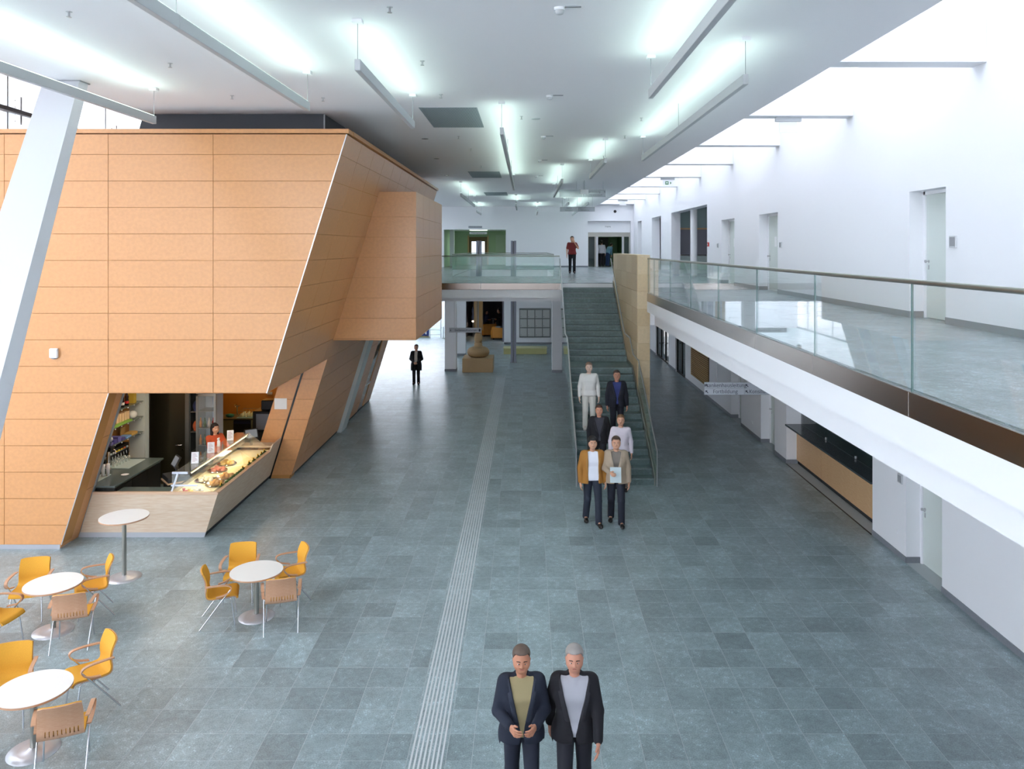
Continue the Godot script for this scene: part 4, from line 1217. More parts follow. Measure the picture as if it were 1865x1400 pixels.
	part(bar, "carcass", Geo.new().box(Vector3(-0.55, 0, -1.05), Vector3(0.5, 1.0, 0.95)), mat("bar_dark", c8(44, 48, 46), 0.35))
	part(bar, "counter_top", Geo.new().box(Vector3(-0.57, 1.0, -1.1), Vector3(0.55, 1.04, 1.05), 0.004), mat("bar_top", c8(92, 104, 102), 0.2))
	for k in 3:
		part(bar, "front_door", Geo.new().box(Vector3(0.5, 0.08, 0.93 - (k + 1) * 0.65), Vector3(0.515, 0.95, 0.93 - k * 0.65 - 0.012), 0.003), mats.black)
	part(bar, "drain_tray", Geo.new().box(Vector3(-0.5, 1.04, -0.95), Vector3(0.2, 1.052, -0.2), 0.004), mat("tray", c8(188, 204, 204), 0.3))
	part(bar, "drain_tray", Geo.new().box(Vector3(-0.5, 1.04, 0.25), Vector3(0.05, 1.052, 0.95), 0.004), mats["tray"])
	var tumbler := Geo.new().lathe([Vector2(0.001, 0.0), Vector2(0.027, 0), Vector2(0.034, 0.12), Vector2(0.031, 0.12), Vector2(0.025, 0.01), Vector2(0.001, 0.01)], 12, Transform3D(), true).mesh()
	for k in 18:
		single("drinking_glass", tumbler, glass("tumbler", c8(210, 224, 224), 0.18), "clear drinking glass on the far bar tray", "glass", V(-9.36 + (k % 3) * 0.1 + (k / 3) * 0.012, 1.052, 17.3 + (k / 3) * 0.11), 0.0, "glasses on the far tray")
	for k in 9:
		single("drinking_glass", tumbler, mats["tumbler"], "clear drinking glass on the near bar tray", "glass", V(-9.32 + (k % 3) * 0.1, 1.052, 16.25 + (k / 3) * 0.11), 0.0, "glasses on the near tray")
	for k in 2:
		single("cup_stack", Geo.new().lathe([Vector2(0.001, 0), Vector2(0.03, 0), Vector2(0.042, 0.26), Vector2(0.001, 0.26)], 12, Transform3D(), true), mats.white, "stack of white paper cups on the bar, %s" % ["nearer", "farther"][k], "cups", V(-9.02 + k * 0.07, 1.04, 16.62 + k * 0.06))
	single("saucer", Geo.new().lathe([Vector2(0.001, 0), Vector2(0.05, 0), Vector2(0.08, 0.012), Vector2(0.05, 0.008), Vector2(0.001, 0.006)], 20), mats.white, "white saucer lying on the dark bar top", "saucer", V(-8.62, 1.04, 16.75))
	var dp := thing("drinks_dispenser", "black drinks dispenser with a row of coloured taps on the bar", "dispenser", V(-9.3, 1.04, 17.75))
	part(dp, "cabinet", Geo.new().box(Vector3(-0.2, 0, -0.5), Vector3(0.0, 0.34, 0.5), 0.01), mats.black)
	part(dp, "label_panel", Geo.new().box(Vector3(-0.02, 0.2, -0.5), Vector3(0.1, 0.34, 0.5), 0.01, Transform3D(Basis(Vector3(0, 0, 1), 0.5), Vector3(0.02, 0.0, 0))), mat("disp_grey", c8(110, 116, 118), 0.4))
	for k in 8:
		part(dp, "tap_label", Geo.new().box(Vector3(0.105, 0.22, -0.45 + k * 0.12), Vector3(0.115, 0.31, -0.37 + k * 0.12), 0.0, Transform3D(Basis(Vector3(0, 0, 1), 0.5), Vector3(0.02, 0.0, 0))), mat("tap_%d" % k, [c8(200, 206, 206), c8(190, 200, 204), c8(200, 200, 196), c8(236, 196, 40), c8(236, 206, 60), c8(228, 180, 40), c8(220, 110, 60), c8(150, 160, 160)][7 - k], 0.5))
		part(dp, "spout", Geo.new().tube([Vector3(0.04, 0.2, -0.41 + k * 0.12), Vector3(0.05, 0.13, -0.41 + k * 0.12)], 0.012, 6), mats.chrome)
	for k in 2:
		var bt := thing("beer_tap", ["tall chrome beer tap with round badge on the bar, nearer", "tall chrome beer tap with round badge on the bar, farther"][k], "beer tap", V(-9.2, 1.04, 16.75 + k * 0.42))
		part(bt, "column", Geo.new().lathe([Vector2(0.06, 0), Vector2(0.06, 0.015), Vector2(0.035, 0.03), Vector2(0.035, 0.42), Vector2(0.001, 0.45)], 14), mats.chrome)
		part(bt, "head", Geo.new().box(Vector3(-0.06, 0.4, -0.08), Vector3(0.1, 0.5, 0.08), 0.015), mats.black)
		part(bt, "spout", Geo.new().tube([Vector3(0.1, 0.44, 0), Vector3(0.15, 0.42, 0), Vector3(0.155, 0.34, 0)], 0.012, 8), mats.chrome)
		part(bt, "lever", Geo.new().tube([Vector3(0.04, 0.5, 0), Vector3(0.06, 0.62, 0)], 0.012, 8), mats.chrome)
		part(bt, "badge", Geo.new().ball(Vector3(0.06, 0.66, 0), Vector3(0.03, 0.055, 0.05), 14, 8), mats.lamp_body)
	# birch counter, front and side
	var ct := thing("cafe_counter", "pale birch cafe counter with leaning side, wrapped round the corner", "counter")
	var cf := PackedVector2Array([Vector2(-9.13, 0.1), Vector2(-6.556, 0.1), Vector2(-6.306, 0.91), Vector2(-8.87, 0.91)])
	part(ct, "front_panel", Geo.new().prism(cf, -0.03, 0.0, Transform3D(Basis(), V(0, 0, 15.95))), mats.birch)
	part(ct, "counter_edge", bx(-8.87, -6.3, 0.875, 0.925, 15.93, 16.0, 0.004), mat("edge_wood", c8(214, 180, 150), 0.45))
	part(ct, "counter_top", bx(-8.42, -7.34, 0.875, 0.915, 16.0, 16.32), mats["bar_top"])
	part(ct, "plinth", Geo.new().prism(PackedVector2Array([Vector2(-9.16, 0.0), Vector2(-6.587, 0.0), Vector2(-6.556, 0.1), Vector2(-9.13, 0.1)]), -0.03, 0.004, Transform3D(Basis(), V(0, 0, 15.95))), mats["plinth"])
	var k2 := sqrt(1.0 + 1.0 / (LEAN * LEAN))
	var up := Vector3(1.0 / LEAN, 1, 0).normalized()
	var outn := Vector3(0, 0, -1).cross(up)
	var csf := Transform3D(Basis(Vector3(0, 0, -1), up, outn), Vector3(-6.587, 0, 0))
	part(ct, "side_panel", Geo.new().prism(PackedVector2Array([Vector2(15.984, 0.1 * k2), Vector2(19.96, 0.1 * k2), Vector2(19.96, 1.06 * k2), Vector2(19.3, 1.06 * k2), Vector2(19.2, 0.91 * k2), Vector2(15.984, 0.91 * k2)]), -0.03, 0.0, csf), mats.birch)
	part(ct, "side_plinth", Geo.new().prism(PackedVector2Array([Vector2(15.984, 0), Vector2(19.96, 0), Vector2(19.96, 0.1 * k2), Vector2(15.984, 0.1 * k2)]), -0.03, -0.01, csf), mats.dark)
	part(ct, "side_edge", Geo.new().prism(PackedVector2Array([Vector2(15.95, 0.875 * k2), Vector2(19.2, 0.875 * k2), Vector2(19.2, 0.92 * k2), Vector2(15.95, 0.92 * k2)]), -0.05, 0.012, csf), mats["edge_wood"])
	part(ct, "case_floor", bx(-7.28, -6.34, 0.80, 0.84, 16.0, 19.6), mat("case_floor", c8(232, 222, 190), 0.4))
	part(ct, "case_back", bx(-7.33, -7.28, 0.1, 0.92, 16.0, 19.6), mats.brushed)
	part(ct, "steel_ledge", bx(-6.46, -6.33, 0.84, 0.9, 16.0, 19.25, 0.004), mats.brushed)
	part(ct, "end_shelf", bx(-7.28, -6.34, 0.9, 0.94, 19.6, 19.96), mats.birch)
	# glass display on top
	var dc := thing("display_case", "sloping glass display case on the cafe counter filled with food", "display case", V(-6.85, 0.9, 17.75))
	part(dc, "front_glass", Geo.new().bar(Vector3(0.37, 0.0, 1.7), Vector3(0.37, 0.0, 1.69), 0.01, 0.01), mats.clear)
	for q in [[1.7, 0.52], [0.5, -0.68], [-0.7, -1.82]]:
		var fg := Geo.new()
		var a := Vector3(0.37, 0.0, q[0]); var b := Vector3(0.37, 0.0, q[1]); var c := Vector3(-0.12, 0.38, q[1]); var d := Vector3(-0.12, 0.38, q[0])
		var nn := (b - a).cross(d - a).normalized() * 0.006
		fg.quad(a, b, c, d); fg.quad(d + nn, c + nn, b + nn, a + nn); fg.quad(a, a + nn, b + nn, b); fg.quad(c, c + nn, d + nn, d); fg.quad(b, b + nn, c + nn, c); fg.quad(d, d + nn, a + nn, a)
		part(dc, "front_glass", fg, mats.clear)
		part(dc, "top_glass", Geo.new().box(Vector3(-0.43, 0.375, q[1]), Vector3(-0.12, 0.385, q[0])), mats.clear)
	for z in [1.72, -1.83]:
		part(dc, "end_glass", Geo.new().prism(PackedVector2Array([Vector2(-0.43, 0), Vector2(0.37, 0), Vector2(-0.12, 0.38), Vector2(-0.43, 0.38)]), z - 0.005, z + 0.005), mats.clear)
	var bk := Geo.new()
	bk.bar(Vector3(-0.43, 0, 1.74), Vector3(-0.3, 0.4, 1.74), 0.05, 0.03); bk.bar(Vector3(-0.42, 0.4, 1.74), Vector3(-0.1, 0.4, 1.74), 0.03, 0.04); bk.bar(Vector3(-0.44, 0.14, 1.74), Vector3(0.1, 0.14, 1.74), 0.03, 0.03)
	part(dc, "bracket", bk, mat("bracket_white", c8(214, 220, 234), 0.4))
	part(dc, "shelf_glass", Geo.new().box(Vector3(-0.45, 0.19, -1.8), Vector3(-0.12, 0.198, 0.4)), mats.clear)
	var li := AreaLight3D.new()
	li.name = "case_light"
	li.area_size = Vector2(0.04, 3.2)
	li.light_color = Color(1.0, 0.93, 0.74)
	li.light_energy = 1.7
	li.area_range = 8.0
	li.shadow_enabled = true
	dc.add_child(li, true)
	li.position = Vector3(-0.1, 0.355, 0)
	li.rotation = Vector3(-PI / 2, 0, 0)
	part(dc, "lamp_tube", Geo.new().tube([Vector3(-0.1, 0.365, 1.6), Vector3(-0.1, 0.365, -1.7)], 0.005, 6), glow("case_glow", Color(1, 0.95, 0.8), 1.0))
	# price boards standing on the display
	for q in [[16.75, "nearest"], [17.6, "middle"], [18.75, "farthest"]]:
		var o := thing("price_board", "white price board on the display case, %s of three" % q[1], "price board", V(-7.12, 1.287, q[0]), 0.25, "price boards")
		part(o, "plate", Geo.new().box(Vector3(-0.075, 0.0, -0.004), Vector3(0.075, 0.24, 0.004), 0.0, Transform3D(Basis(Vector3(1, 0, 0), -0.15), Vector3.ZERO)), mats.white)
		var tx := Geo.new()
		for r in 7:
			tx.box(Vector3(-0.055, 0.2 - r * 0.026, 0.0045), Vector3(0.03 + 0.02 * (r % 3 - 1), 0.207 - r * 0.026, 0.0055), 0.0, Transform3D(Basis(Vector3(1, 0, 0), -0.15), Vector3.ZERO))
		part(o, "print", tx, mat("print_red", c8(168, 110, 110), 0.7))
	# food: platters, salads, bread
	var platters := [[-7.0, 17.0, "platter of pale mozzarella salad in the display case", c8(232, 222, 196)], [-6.65, 16.72, "platter of fried cutlets in the display case, nearest", c8(214, 160, 88)], [-6.64, 17.24, "platter of fried cutlets in the display case, second", c8(206, 152, 84)], [-7.03, 17.75, "platter of ham and cream salad in the display case", c8(196, 110, 92)], [-7.03, 18.3, "wedge of yellow cheese on a platter in the display case", c8(232, 190, 96)]]
	for i in platters.size():
		var q: Array = platters[i]
		var o := thing("food_platter", q[2], "platter", V(q[0], 0.84, q[1]), 0.0)
		o.scale = Vector3.ONE * 1.3
		part(o, "plate", Geo.new().lathe([Vector2(0.001, 0), Vector2(0.12, 0), Vector2(0.17, 0.02), Vector2(0.165, 0.024), Vector2(0.11, 0.008), Vector2(0.001, 0.008)], 20), mats.chrome)
		for k in 9:
			var a := k * 2.4
			var r := 0.028 * sqrt(k * 2.2)
			part(o, "portion", Geo.new().ball(Vector3(cos(a) * r, 0.03 + 0.012 * (k % 2), sin(a) * r), Vector3(0.045, 0.026, 0.036), 8, 5), mat("food_%d_%d" % [i, k % 2], q[3] if k % 2 else Color(q[3]).lightened(0.15), 0.6))
	for k in 9:
		single("dessert_cup", Geo.new().lathe([Vector2(0.001, 0), Vector2(0.025, 0), Vector2(0.034, 0.06), Vector2(0.001, 0.066)], 10), mat("dess_%d" % (k % 4), [c8(236, 234, 226), c8(190, 90, 110), c8(240, 214, 130), c8(222, 226, 232)][k % 4], 0.4), "small dessert cup at the near end of the display case", "dessert cup", V(-7.15 + (k % 5) * 0.11, 0.84, 16.15 + (k / 5) * 0.13), 0.0, "dessert cups")
	for k in 2:
		single("bread_board", bx(-6.84, -6.55, 0.84, 0.85, 17.5 + k * 0.75, 18.15 + k * 0.75, 0.003), mat("board_wood", c8(236, 214, 158), 0.5), ["wide cream tray in the middle of the display case", "wide cream tray at the far end of the display case"][k], "tray", Vector3(0.06, 0, 0))
	single("white_tray", bx(-7.15, -6.98, 1.1, 1.115, 18.0, 18.5, 0.004), mats.white, "narrow white tray on the upper shelf of the display case", "tray")
	for k in 7:
		var o := thing("sunflower", "yellow sunflower lying along the front edge of display case, %s" % ["nearest", "second", "third", "fourth", "fifth", "sixth", "farthest"][k], "flower", V(-6.42, 0.90, [16.45, 17.7, 18.1, 18.4, 18.7, 18.95, 19.15][k]), 0.0, "sunflowers in the display")
		var pet := Geo.new()
		for p in 12:
			var a := TAU * p / 12
			pet.ball(Vector3(-0.02 + 0.0, 0.035 + cos(a) * 0.032, sin(a) * 0.032), Vector3(0.007, 0.014, 0.014), 6, 4)
		part(o, "petals", pet, mat("petal", c8(246, 196, 30), 0.6))
		part(o, "centre", Geo.new().ball(Vector3(-0.012, 0.035, 0), Vector3(0.012, 0.022, 0.022), 8, 6), mat("seed", c8(60, 36, 20), 0.8))
		var lf := Geo.new()
		for p in 4:
			lf.ball(Vector3(-0.01, 0.012, -0.06 + p * 0.04), Vector3(0.03, 0.008, 0.03), 6, 4)
		part(o, "leaves", lf, mat("leaf", c8(70, 96, 44), 0.6))
	for k in 8:
		single("salad_leaf", Geo.new().ball(V(-6.42, 0.915, 16.7 + k * 0.13), Vector3(0.045, 0.018, 0.05), 7, 5), mats["leaf"], "green salad leaf along the front edge of the display case", "leaf", Vector3.ZERO, 0.0, "salad leaves")
	# tills
	for q in [[-7.66, 17.05, 0.9, "black till screen near the end of the display case"], [-6.95, 19.7, 0.9, "black till screen at the far end of the display case"]]:
		var o := thing("till", q[3], "till", V(q[0] - 0.0, 0.94 if q[1] > 19 else 0.0, q[1]), -0.9 if q[1] < 18 else 0.6)
		if q[1] < 18:
			part(o, "stand", Geo.new().box(Vector3(-0.25, 0, -0.2), Vector3(0.22, 0.86, 0.2), 0.01), mats["bar_dark"])
			part(o, "drawer", Geo.new().box(Vector3(-0.26, 0.86, -0.22), Vector3(0.24, 0.97, 0.22), 0.008), mats.dark)
			part(o, "shelf_edge", Geo.new().box(Vector3(-0.28, 0.83, -0.24), Vector3(0.26, 0.86, 0.24)), mats["edge_wood"])
		var y := 0.97 if q[1] < 18 else 0.0
		part(o, "neck", Geo.new().tube([Vector3(0, y, 0), Vector3(0, y + 0.18, -0.02)], 0.035, 8), mats.black)
		part(o, "screen", Geo.new().box(Vector3(-0.17, -0.13, -0.02), Vector3(0.17, 0.13, 0.02), 0.01, Transform3D(Basis(Vector3(1, 0, 0), -0.5), Vector3(0, y + 0.28, 0))), mats.black)
		part(o, "display", Geo.new().box(Vector3(-0.14, -0.1, 0.02), Vector3(0.14, 0.1, 0.023), 0.0, Transform3D(Basis(Vector3(1, 0, 0), -0.5), Vector3(0, y + 0.28, 0))), mat("lcd", c8(150, 158, 166), 0.3))
	# kitchenette at the rear
	var kt := thing("kitchen_unit", "low kitchen unit with dark top below the lit orange wall", "kitchen unit", V(-8.35, 0, 23.04))
	part(kt, "cupboard", Geo.new().box(Vector3(-0.65, 0, -0.33), Vector3(-0.2, 0.9, 0.3)), mat("cup_beige", c8(150, 140, 100), 0.5))
	part(kt, "cupboard", Geo.new().box(Vector3(0.32, 0, -0.33), Vector3(0.8, 0.9, 0.3)), mats["cup_beige"])
	part(kt, "dishwasher", Geo.new().box(Vector3(-0.19, 0.05, -0.33), Vector3(0.31, 0.88, 0.3), 0.004), mats.black)
	part(kt, "control_strip", Geo.new().box(Vector3(-0.18, 0.78, 0.3), Vector3(0.3, 0.86, 0.306)), mat("ctrl", c8(44, 50, 84), 0.4))
	part(kt, "counter_top", Geo.new().box(Vector3(-0.68, 0.9, -0.35), Vector3(0.85, 0.94, 0.33), 0.004), mat("worktop", c8(84, 78, 60), 0.35))
	var tap := thing("kitchen_tap", "chrome tap with two handles on the rear kitchen unit", "tap", V(-8.62, 0.94, 23.25))
	part(tap, "spout", Geo.new().tube([Vector3(0, 0, 0), Vector3(0, 0.26, 0), Vector3(0.0, 0.32, 0.06), Vector3(0, 0.26, 0.14)], 0.016, 8), mats.chrome)
	for s in [-1, 1]:
		part(tap, "handle", Geo.new().tube([Vector3(0, 0.24, 0), Vector3(s * 0.08, 0.28, 0)], 0.014, 6), mats.chrome)
	single("blue_cloth", Geo.new().ball(V(-8.72, 0.985, 22.95), Vector3(0.13, 0.05, 0.1), 10, 6), mat("cloth", c8(52, 134, 150), 0.8), "turquoise cloth lying on the rear kitchen unit", "cloth")
	var bs := thing("cup_basket", "wire basket of upturned glasses on the rear kitchen unit", "basket", V(-8.15, 0.94, 23.0))
	var wr := Geo.new()
	for y in [0.03, 0.2]:
		wr.tube([Vector3(-0.26, y, -0.2), Vector3(0.26, y, -0.2), Vector3(0.26, y, 0.2), Vector3(-0.26, y, 0.2), Vector3(-0.26, y, -0.2)], 0.006, 5)
	for k in 7:
		var x := -0.26 + k * 0.0867
		for z in [-0.2, 0.2]:
			wr.tube([Vector3(x, 0.03, z), Vector3(x, 0.2, z)], 0.004, 4)
	part(bs, "wires", wr, mats.chrome)
	part(bs, "tray", Geo.new().box(Vector3(-0.32, 0, -0.24), Vector3(0.3, 0.015, 0.24), 0.003), mat("blue_tray", c8(120, 170, 200), 0.4))
	for k in 12:
		part(bs, "cup", Geo.new().lathe([Vector2(0.04, 0.02), Vector2(0.03, 0.12), Vector2(0.001, 0.125)], 8, Transform3D(Basis(), Vector3(-0.2 + (k % 4) * 0.13, 0, -0.13 + (k / 4) * 0.13)), true), mat("cup_glass", c8(196, 206, 200), 0.15))
	for k in 2:
		single("wall_socket", bx(-7.78, -7.62, 1.52 - k * 0.36, 1.6 - k * 0.36, 23.385, 23.4, 0.003), mats.lamp_body, ["double wall socket high on the orange rear cafe wall", "double wall socket low on the orange rear cafe wall"][k], "socket")
	var cm := thing("coffee_machine", "black coffee machine with grey panel at the rear of the cafe", "coffee machine", V(-7.1, 0, 21.6))
	part(cm, "base_cabinet", Geo.new().box(Vector3(-0.4, 0, -0.35), Vector3(0.45, 0.9, 0.35), 0.006), mats["bar_dark"])
	part(cm, "body", Geo.new().box(Vector3(-0.38, 0.9, -0.3), Vector3(0.42, 1.45, 0.3), 0.02), mats.black)
	part(cm, "front_panel", Geo.new().box(Vector3(-0.28, 0.95, 0.3), Vector3(0.36, 1.38, 0.31), 0.003), mat("cm_grey", c8(132, 138, 146), 0.4))
	part(cm, "hopper", Geo.new().box(Vector3(-0.2, 1.45, -0.2), Vector3(0.3, 1.72, 0.15), 0.02), mats.black)
	var sprayer := thing("spray_bottle", "white spray bottle on the display case by the cafe worker", "spray bottle", V(-7.18, 1.287, 18.2))
	part(sprayer, "body", Geo.new().lathe([Vector2(0.001, 0), Vector2(0.035, 0), Vector2(0.035, 0.12), Vector2(0.014, 0.16), Vector2(0.001, 0.16)], 12, Transform3D(), true), mats.white)
	part(sprayer, "trigger_head", Geo.new().box(Vector3(-0.015, 0.16, -0.03), Vector3(0.015, 0.2, 0.06), 0.005), mats.white)
	# warm light under the cupboard line at the rear, and a ceiling lamp in the cafe
	var wl := thing("rear_wall_lamp", "warm strip lamp washing the orange rear cafe wall", "lamp", V(-8.2, 2.98, 23.1))
	part(wl, "housing", Geo.new().box(Vector3(-0.6, 0, -0.05), Vector3(0.6, 0.06, 0.05), 0.004), mats.grey)
	part(wl, "tube", Geo.new().box(Vector3(-0.55, -0.012, -0.03), Vector3(0.55, 0, 0.03)), glow("warm_glow", Color(1.0, 0.75, 0.35), 3.0))
	li = AreaLight3D.new()
	li.name = "wash_light"
	li.area_size = Vector2(1.1, 0.06)
	li.light_color = Color(1.0, 0.78, 0.4)
	li.light_energy = 2.0
	li.area_range = 10.0
	li.shadow_enabled = true
	wl.add_child(li, true)
	li.position = Vector3(0, -0.02, 0)
	li.rotation = Vector3(-PI / 2, 0, 0)
	var cl := thing("cafe_ceiling_lamp", "flat lamp in the cafe ceiling over the bar", "lamp", V(-8.0, 3.02, 17.6))
	part(cl, "diffuser", Geo.new().box(Vector3(-0.6, 0, -0.15), Vector3(0.6, 0.03, 0.15), 0.003), glow("cafe_glow", Color(1.0, 0.93, 0.8), 2.0))
	li = AreaLight3D.new()
	li.name = "room_light"
	li.area_size = Vector2(1.2, 0.3)
	li.light_color = Color(1.0, 0.92, 0.8)
	li.light_energy = 2.5
	li.area_range = 12.0
	li.shadow_enabled = true
	cl.add_child(li, true)
	li.position = Vector3(0, -0.01, 0)
	li.rotation = Vector3(-PI / 2, 0, 0)

# ------------------------------------------------------------------ rooms at the far end
func build_far_rooms() -> void:
	# dark lounge on the ground floor
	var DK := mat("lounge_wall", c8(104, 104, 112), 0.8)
	struct("wall_lounge_front", wall_cells(-3.95, -1.37, 0.0, 4.06, [Rect2(-3.85, 0.0, 2.45, 3.0)], func(u, w, t): return V(u, w, 49.0 + t), 0.2), mats.plaster)
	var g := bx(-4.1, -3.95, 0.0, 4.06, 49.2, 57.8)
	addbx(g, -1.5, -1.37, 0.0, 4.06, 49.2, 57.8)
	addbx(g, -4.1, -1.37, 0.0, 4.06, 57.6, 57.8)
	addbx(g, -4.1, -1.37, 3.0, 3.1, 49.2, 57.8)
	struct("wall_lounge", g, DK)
	struct("wall_lounge_outer", bx(-4.3, -4.1, 0.0, 4.06, 49.0, 58.0), mats.grey)
	var OL := mat("leather", c8(206, 138, 52), 0.5)
	for k in 2:
		var q: Array = [["orange leather armchair at the entrance of the dark lounge", -1.75, 50.6, 0.0], ["orange leather armchair farther inside the dark lounge", -2.55, 52.4, 0.25]][k]
		var o := thing("armchair", q[0], "armchair", V(q[1], 0, q[2]), q[3], "lounge armchairs")
		part(o, "seat", Geo.new().box(Vector3(-0.4, 0.1, -0.4), Vector3(0.4, 0.42, 0.4), 0.05), OL)
		part(o, "backrest", Geo.new().box(Vector3(-0.48, 0.1, 0.32), Vector3(0.48, 0.84, 0.52), 0.06), OL)
		for s in [-1, 1]:
			part(o, "armrest", Geo.new().box(Vector3(s * 0.44 - 0.1, 0.08, -0.42), Vector3(s * 0.44 + 0.1, 0.62, 0.45), 0.06), OL)
		for s in [-1, 1]:
			for t in [-1, 1]:
				part(o, "foot", Geo.new().lathe([Vector2(0.025, 0), Vector2(0.03, 0.1)], 8, Transform3D(Basis(), Vector3(s * 0.36, 0, t * 0.34))), mats.black)
	single("grey_throw", Geo.new().ball(V(-1.7, 0.83, 50.15), Vector3(0.32, 0.06, 0.15), 12, 6), mats.grey, "grey throw over the back of the front lounge armchair", "throw")
	var lt := thing("lounge_table", "small dark table between two people in the lounge", "table", V(-2.3, 0, 53.9))
	part(lt, "top", Geo.new().lathe([Vector2(0.001, 0.98), Vector2(0.32, 0.98), Vector2(0.32, 1.01), Vector2(0.001, 1.01)], 20), mats.dark)
	part(lt, "column", Geo.new().tube([Vector3(0, 0.02, 0), Vector3(0, 0.98, 0)], 0.03), mats.steel)
	part(lt, "foot", Geo.new().lathe([Vector2(0.001, 0.02), Vector2(0.22, 0.01), Vector2(0.22, 0.0)], 16), mats.steel)
	single("paper_sheets", bx(-2.4, -2.13, 1.01, 1.03, 53.8, 54.0), mats.white, "white papers on the lounge table", "papers")
	var ll := thing("lounge_lamp", "slim white floor lamp glowing in the dark lounge", "lamp", V(-3.55, 0, 52.0))
	part(ll, "stem", Geo.new().tube([Vector3(0, 0.0, 0), Vector3(0, 1.0, 0)], 0.03), mats.grey)
	part(ll, "shade", Geo.new().lathe([Vector2(0.07, 1.0), Vector2(0.1, 1.25), Vector2(0.06, 1.5), Vector2(0.09, 1.75), Vector2(0.03, 2.0)], 14, Transform3D(), true), mat("shade", c8(150, 160, 190), 0.6))
	part(ll, "bulb", Geo.new().ball(Vector3(0, 1.02, 0.03), Vector3(0.09, 0.07, 0.09), 10, 6), glow("lounge_glow", Color(1, 0.9, 0.8), 2.0))
	var ol := OmniLight3D.new()
	ol.name = "bulb_light"
	ol.light_energy = 0.25
	ol.light_color = Color(1, 0.88, 0.75)
	ol.omni_range = 12
	ol.shadow_enabled = true
	ll.add_child(ol, true)
	ol.position = Vector3(0, 1.02, 0.03)
	# lockers on the back wall
	var lk := thing("locker_block", "block of grey square lockers on the lower back wall", "lockers", V(0.52, 0.41, 47.97))
	part(lk, "carcass", Geo.new().box(Vector3(-0.95, 0, 0), Vector3(0.97, 1.78, 0.10), 0.004), mat("locker_frame", c8(120, 124, 122), 0.5))
	for r in 3:
		for c in 4:
			var o := part(lk, "locker_door", Geo.new().box(Vector3(-0.90 + c * 0.465, 0.07 + r * 0.56, 0.10), Vector3(-0.48 + c * 0.465, 0.57 + r * 0.56, 0.125), 0.03), mat("locker", c8(186, 188, 187), 0.45))
			part(o, "lock", Geo.new().ball(Vector3(-0.84 + c * 0.465, 0.16 + r * 0.56, 0.128), Vector3(0.018, 0.018, 0.01), 6, 4), mats.dark)
	# pale bench
	var bn := thing("bench", "long pale yellow block bench before the lockers", "bench", V(-0.06, 0, 43.8))
	part(bn, "block", Geo.new().box(Vector3(-1.2, 0.0, -0.45), Vector3(1.2, 0.3, 0.45), 0.01), mat("bench_pale", c8(196, 192, 134), 0.55))
	part(bn, "seat_slab", Geo.new().box(Vector3(-1.22, 0.3, -0.47), Vector3(1.22, 0.345, 0.47), 0.008), mat("bench_top", c8(214, 210, 160), 0.5))
	# stone totem
	var to := thing("totem", "carved stone totem of stacked rounded forms on a square block", "sculpture", V(-2.32, 0, 37.7))
	part(to, "block", Geo.new().box(Vector3(-0.72, 0, -0.7), Vector3(0.74, 0.66, 0.7), 0.012), mats.carved)
	part(to, "disc", Geo.new().lathe([Vector2(0.001, 0.66), Vector2(0.36, 0.66), Vector2(0.47, 0.72), Vector2(0.54, 0.84), Vector2(0.53, 0.97), Vector2(0.44, 1.08), Vector2(0.32, 1.13), Vector2(0.24, 1.14)], 36, Transform3D(), true), mats.carved)
	part(to, "collar", Geo.new().lathe([Vector2(0.24, 1.13), Vector2(0.22, 1.18), Vector2(0.19, 1.22), Vector2(0.2, 1.32), Vector2(0.14, 1.36)], 28, Transform3D(), true), mats.carved)
	part(to, "bulb", Geo.new().lathe([Vector2(0.14, 1.34), Vector2(0.18, 1.40), Vector2(0.195, 1.55), Vector2(0.18, 1.72), Vector2(0.13, 1.80)], 28, Transform3D(), true), mats.carved)
	part(to, "cap", Geo.new().lathe([Vector2(0.13, 1.79), Vector2(0.17, 1.84), Vector2(0.17, 1.93), Vector2(0.001, 1.93)], 28), mats.carved)
	part(to, "shaft", Geo.new().box(Vector3(-0.2, 1.93, -0.2), Vector3(-0.035, 3.9, 0.2), 0.006), mat("shaft_wood", c8(176, 140, 90), 0.6))
	part(to, "shaft", Geo.new().box(Vector3(0.035, 1.93, -0.2), Vector3(0.21, 3.9, 0.2), 0.006), mats["shaft_wood"])
	part(to, "shaft_spine", Geo.new().box(Vector3(-0.035, 1.93, -0.17), Vector3(0.035, 3.9, 0.17)), mats.grey)
	# ladder rack, banner and white bollard at far left
	var rack := thing("step_rack", "white ladder like rack standing under the far end of the orange volume", "rack", V(-6.0, 0, 51.5))
	for x in [-0.36, 0.36]:
		part(rack, "upright", Geo.new().box(Vector3(x - 0.035, 0, -0.03), Vector3(x + 0.035, 1.4, 0.03), 0.004), mats.white)
	for k in 4:
		part(rack, "rung", Geo.new().box(Vector3(-0.33, 0.15 + k * 0.33, -0.03), Vector3(0.33, 0.19 + k * 0.33, 0.03)), mats.white)
	var bnr := thing("blue_banner", "dark blue board with white letter N standing on the floor", "board", V(-6.85, 0, 51.6))
	part(bnr, "panel", Geo.new().box(Vector3(-0.38, 0.08, -0.02), Vector3(0.42, 0.75, 0.02)), mat("navy_panel", c8(34, 50, 120), 0.5))
	part(bnr, "foot", Geo.new().box(Vector3(-0.4, 0, -0.15), Vector3(0.44, 0.08, 0.15)), mats["cup_beige"])
	lettering(bnr, "N", 0.5, Vector3(0.08, 0.42, 0.024), mats.white)
	var bo := thing("bollard", "slim white bollard standing left of the first white pier", "bollard", V(-5.42, 0, 51.0))
	part(bo, "shaft", Geo.new().lathe([Vector2(0.05, 0.02), Vector2(0.05, 0.72), Vector2(0.03, 0.75), Vector2(0.001, 0.75)], 14, Transform3D(), false), mats.white)
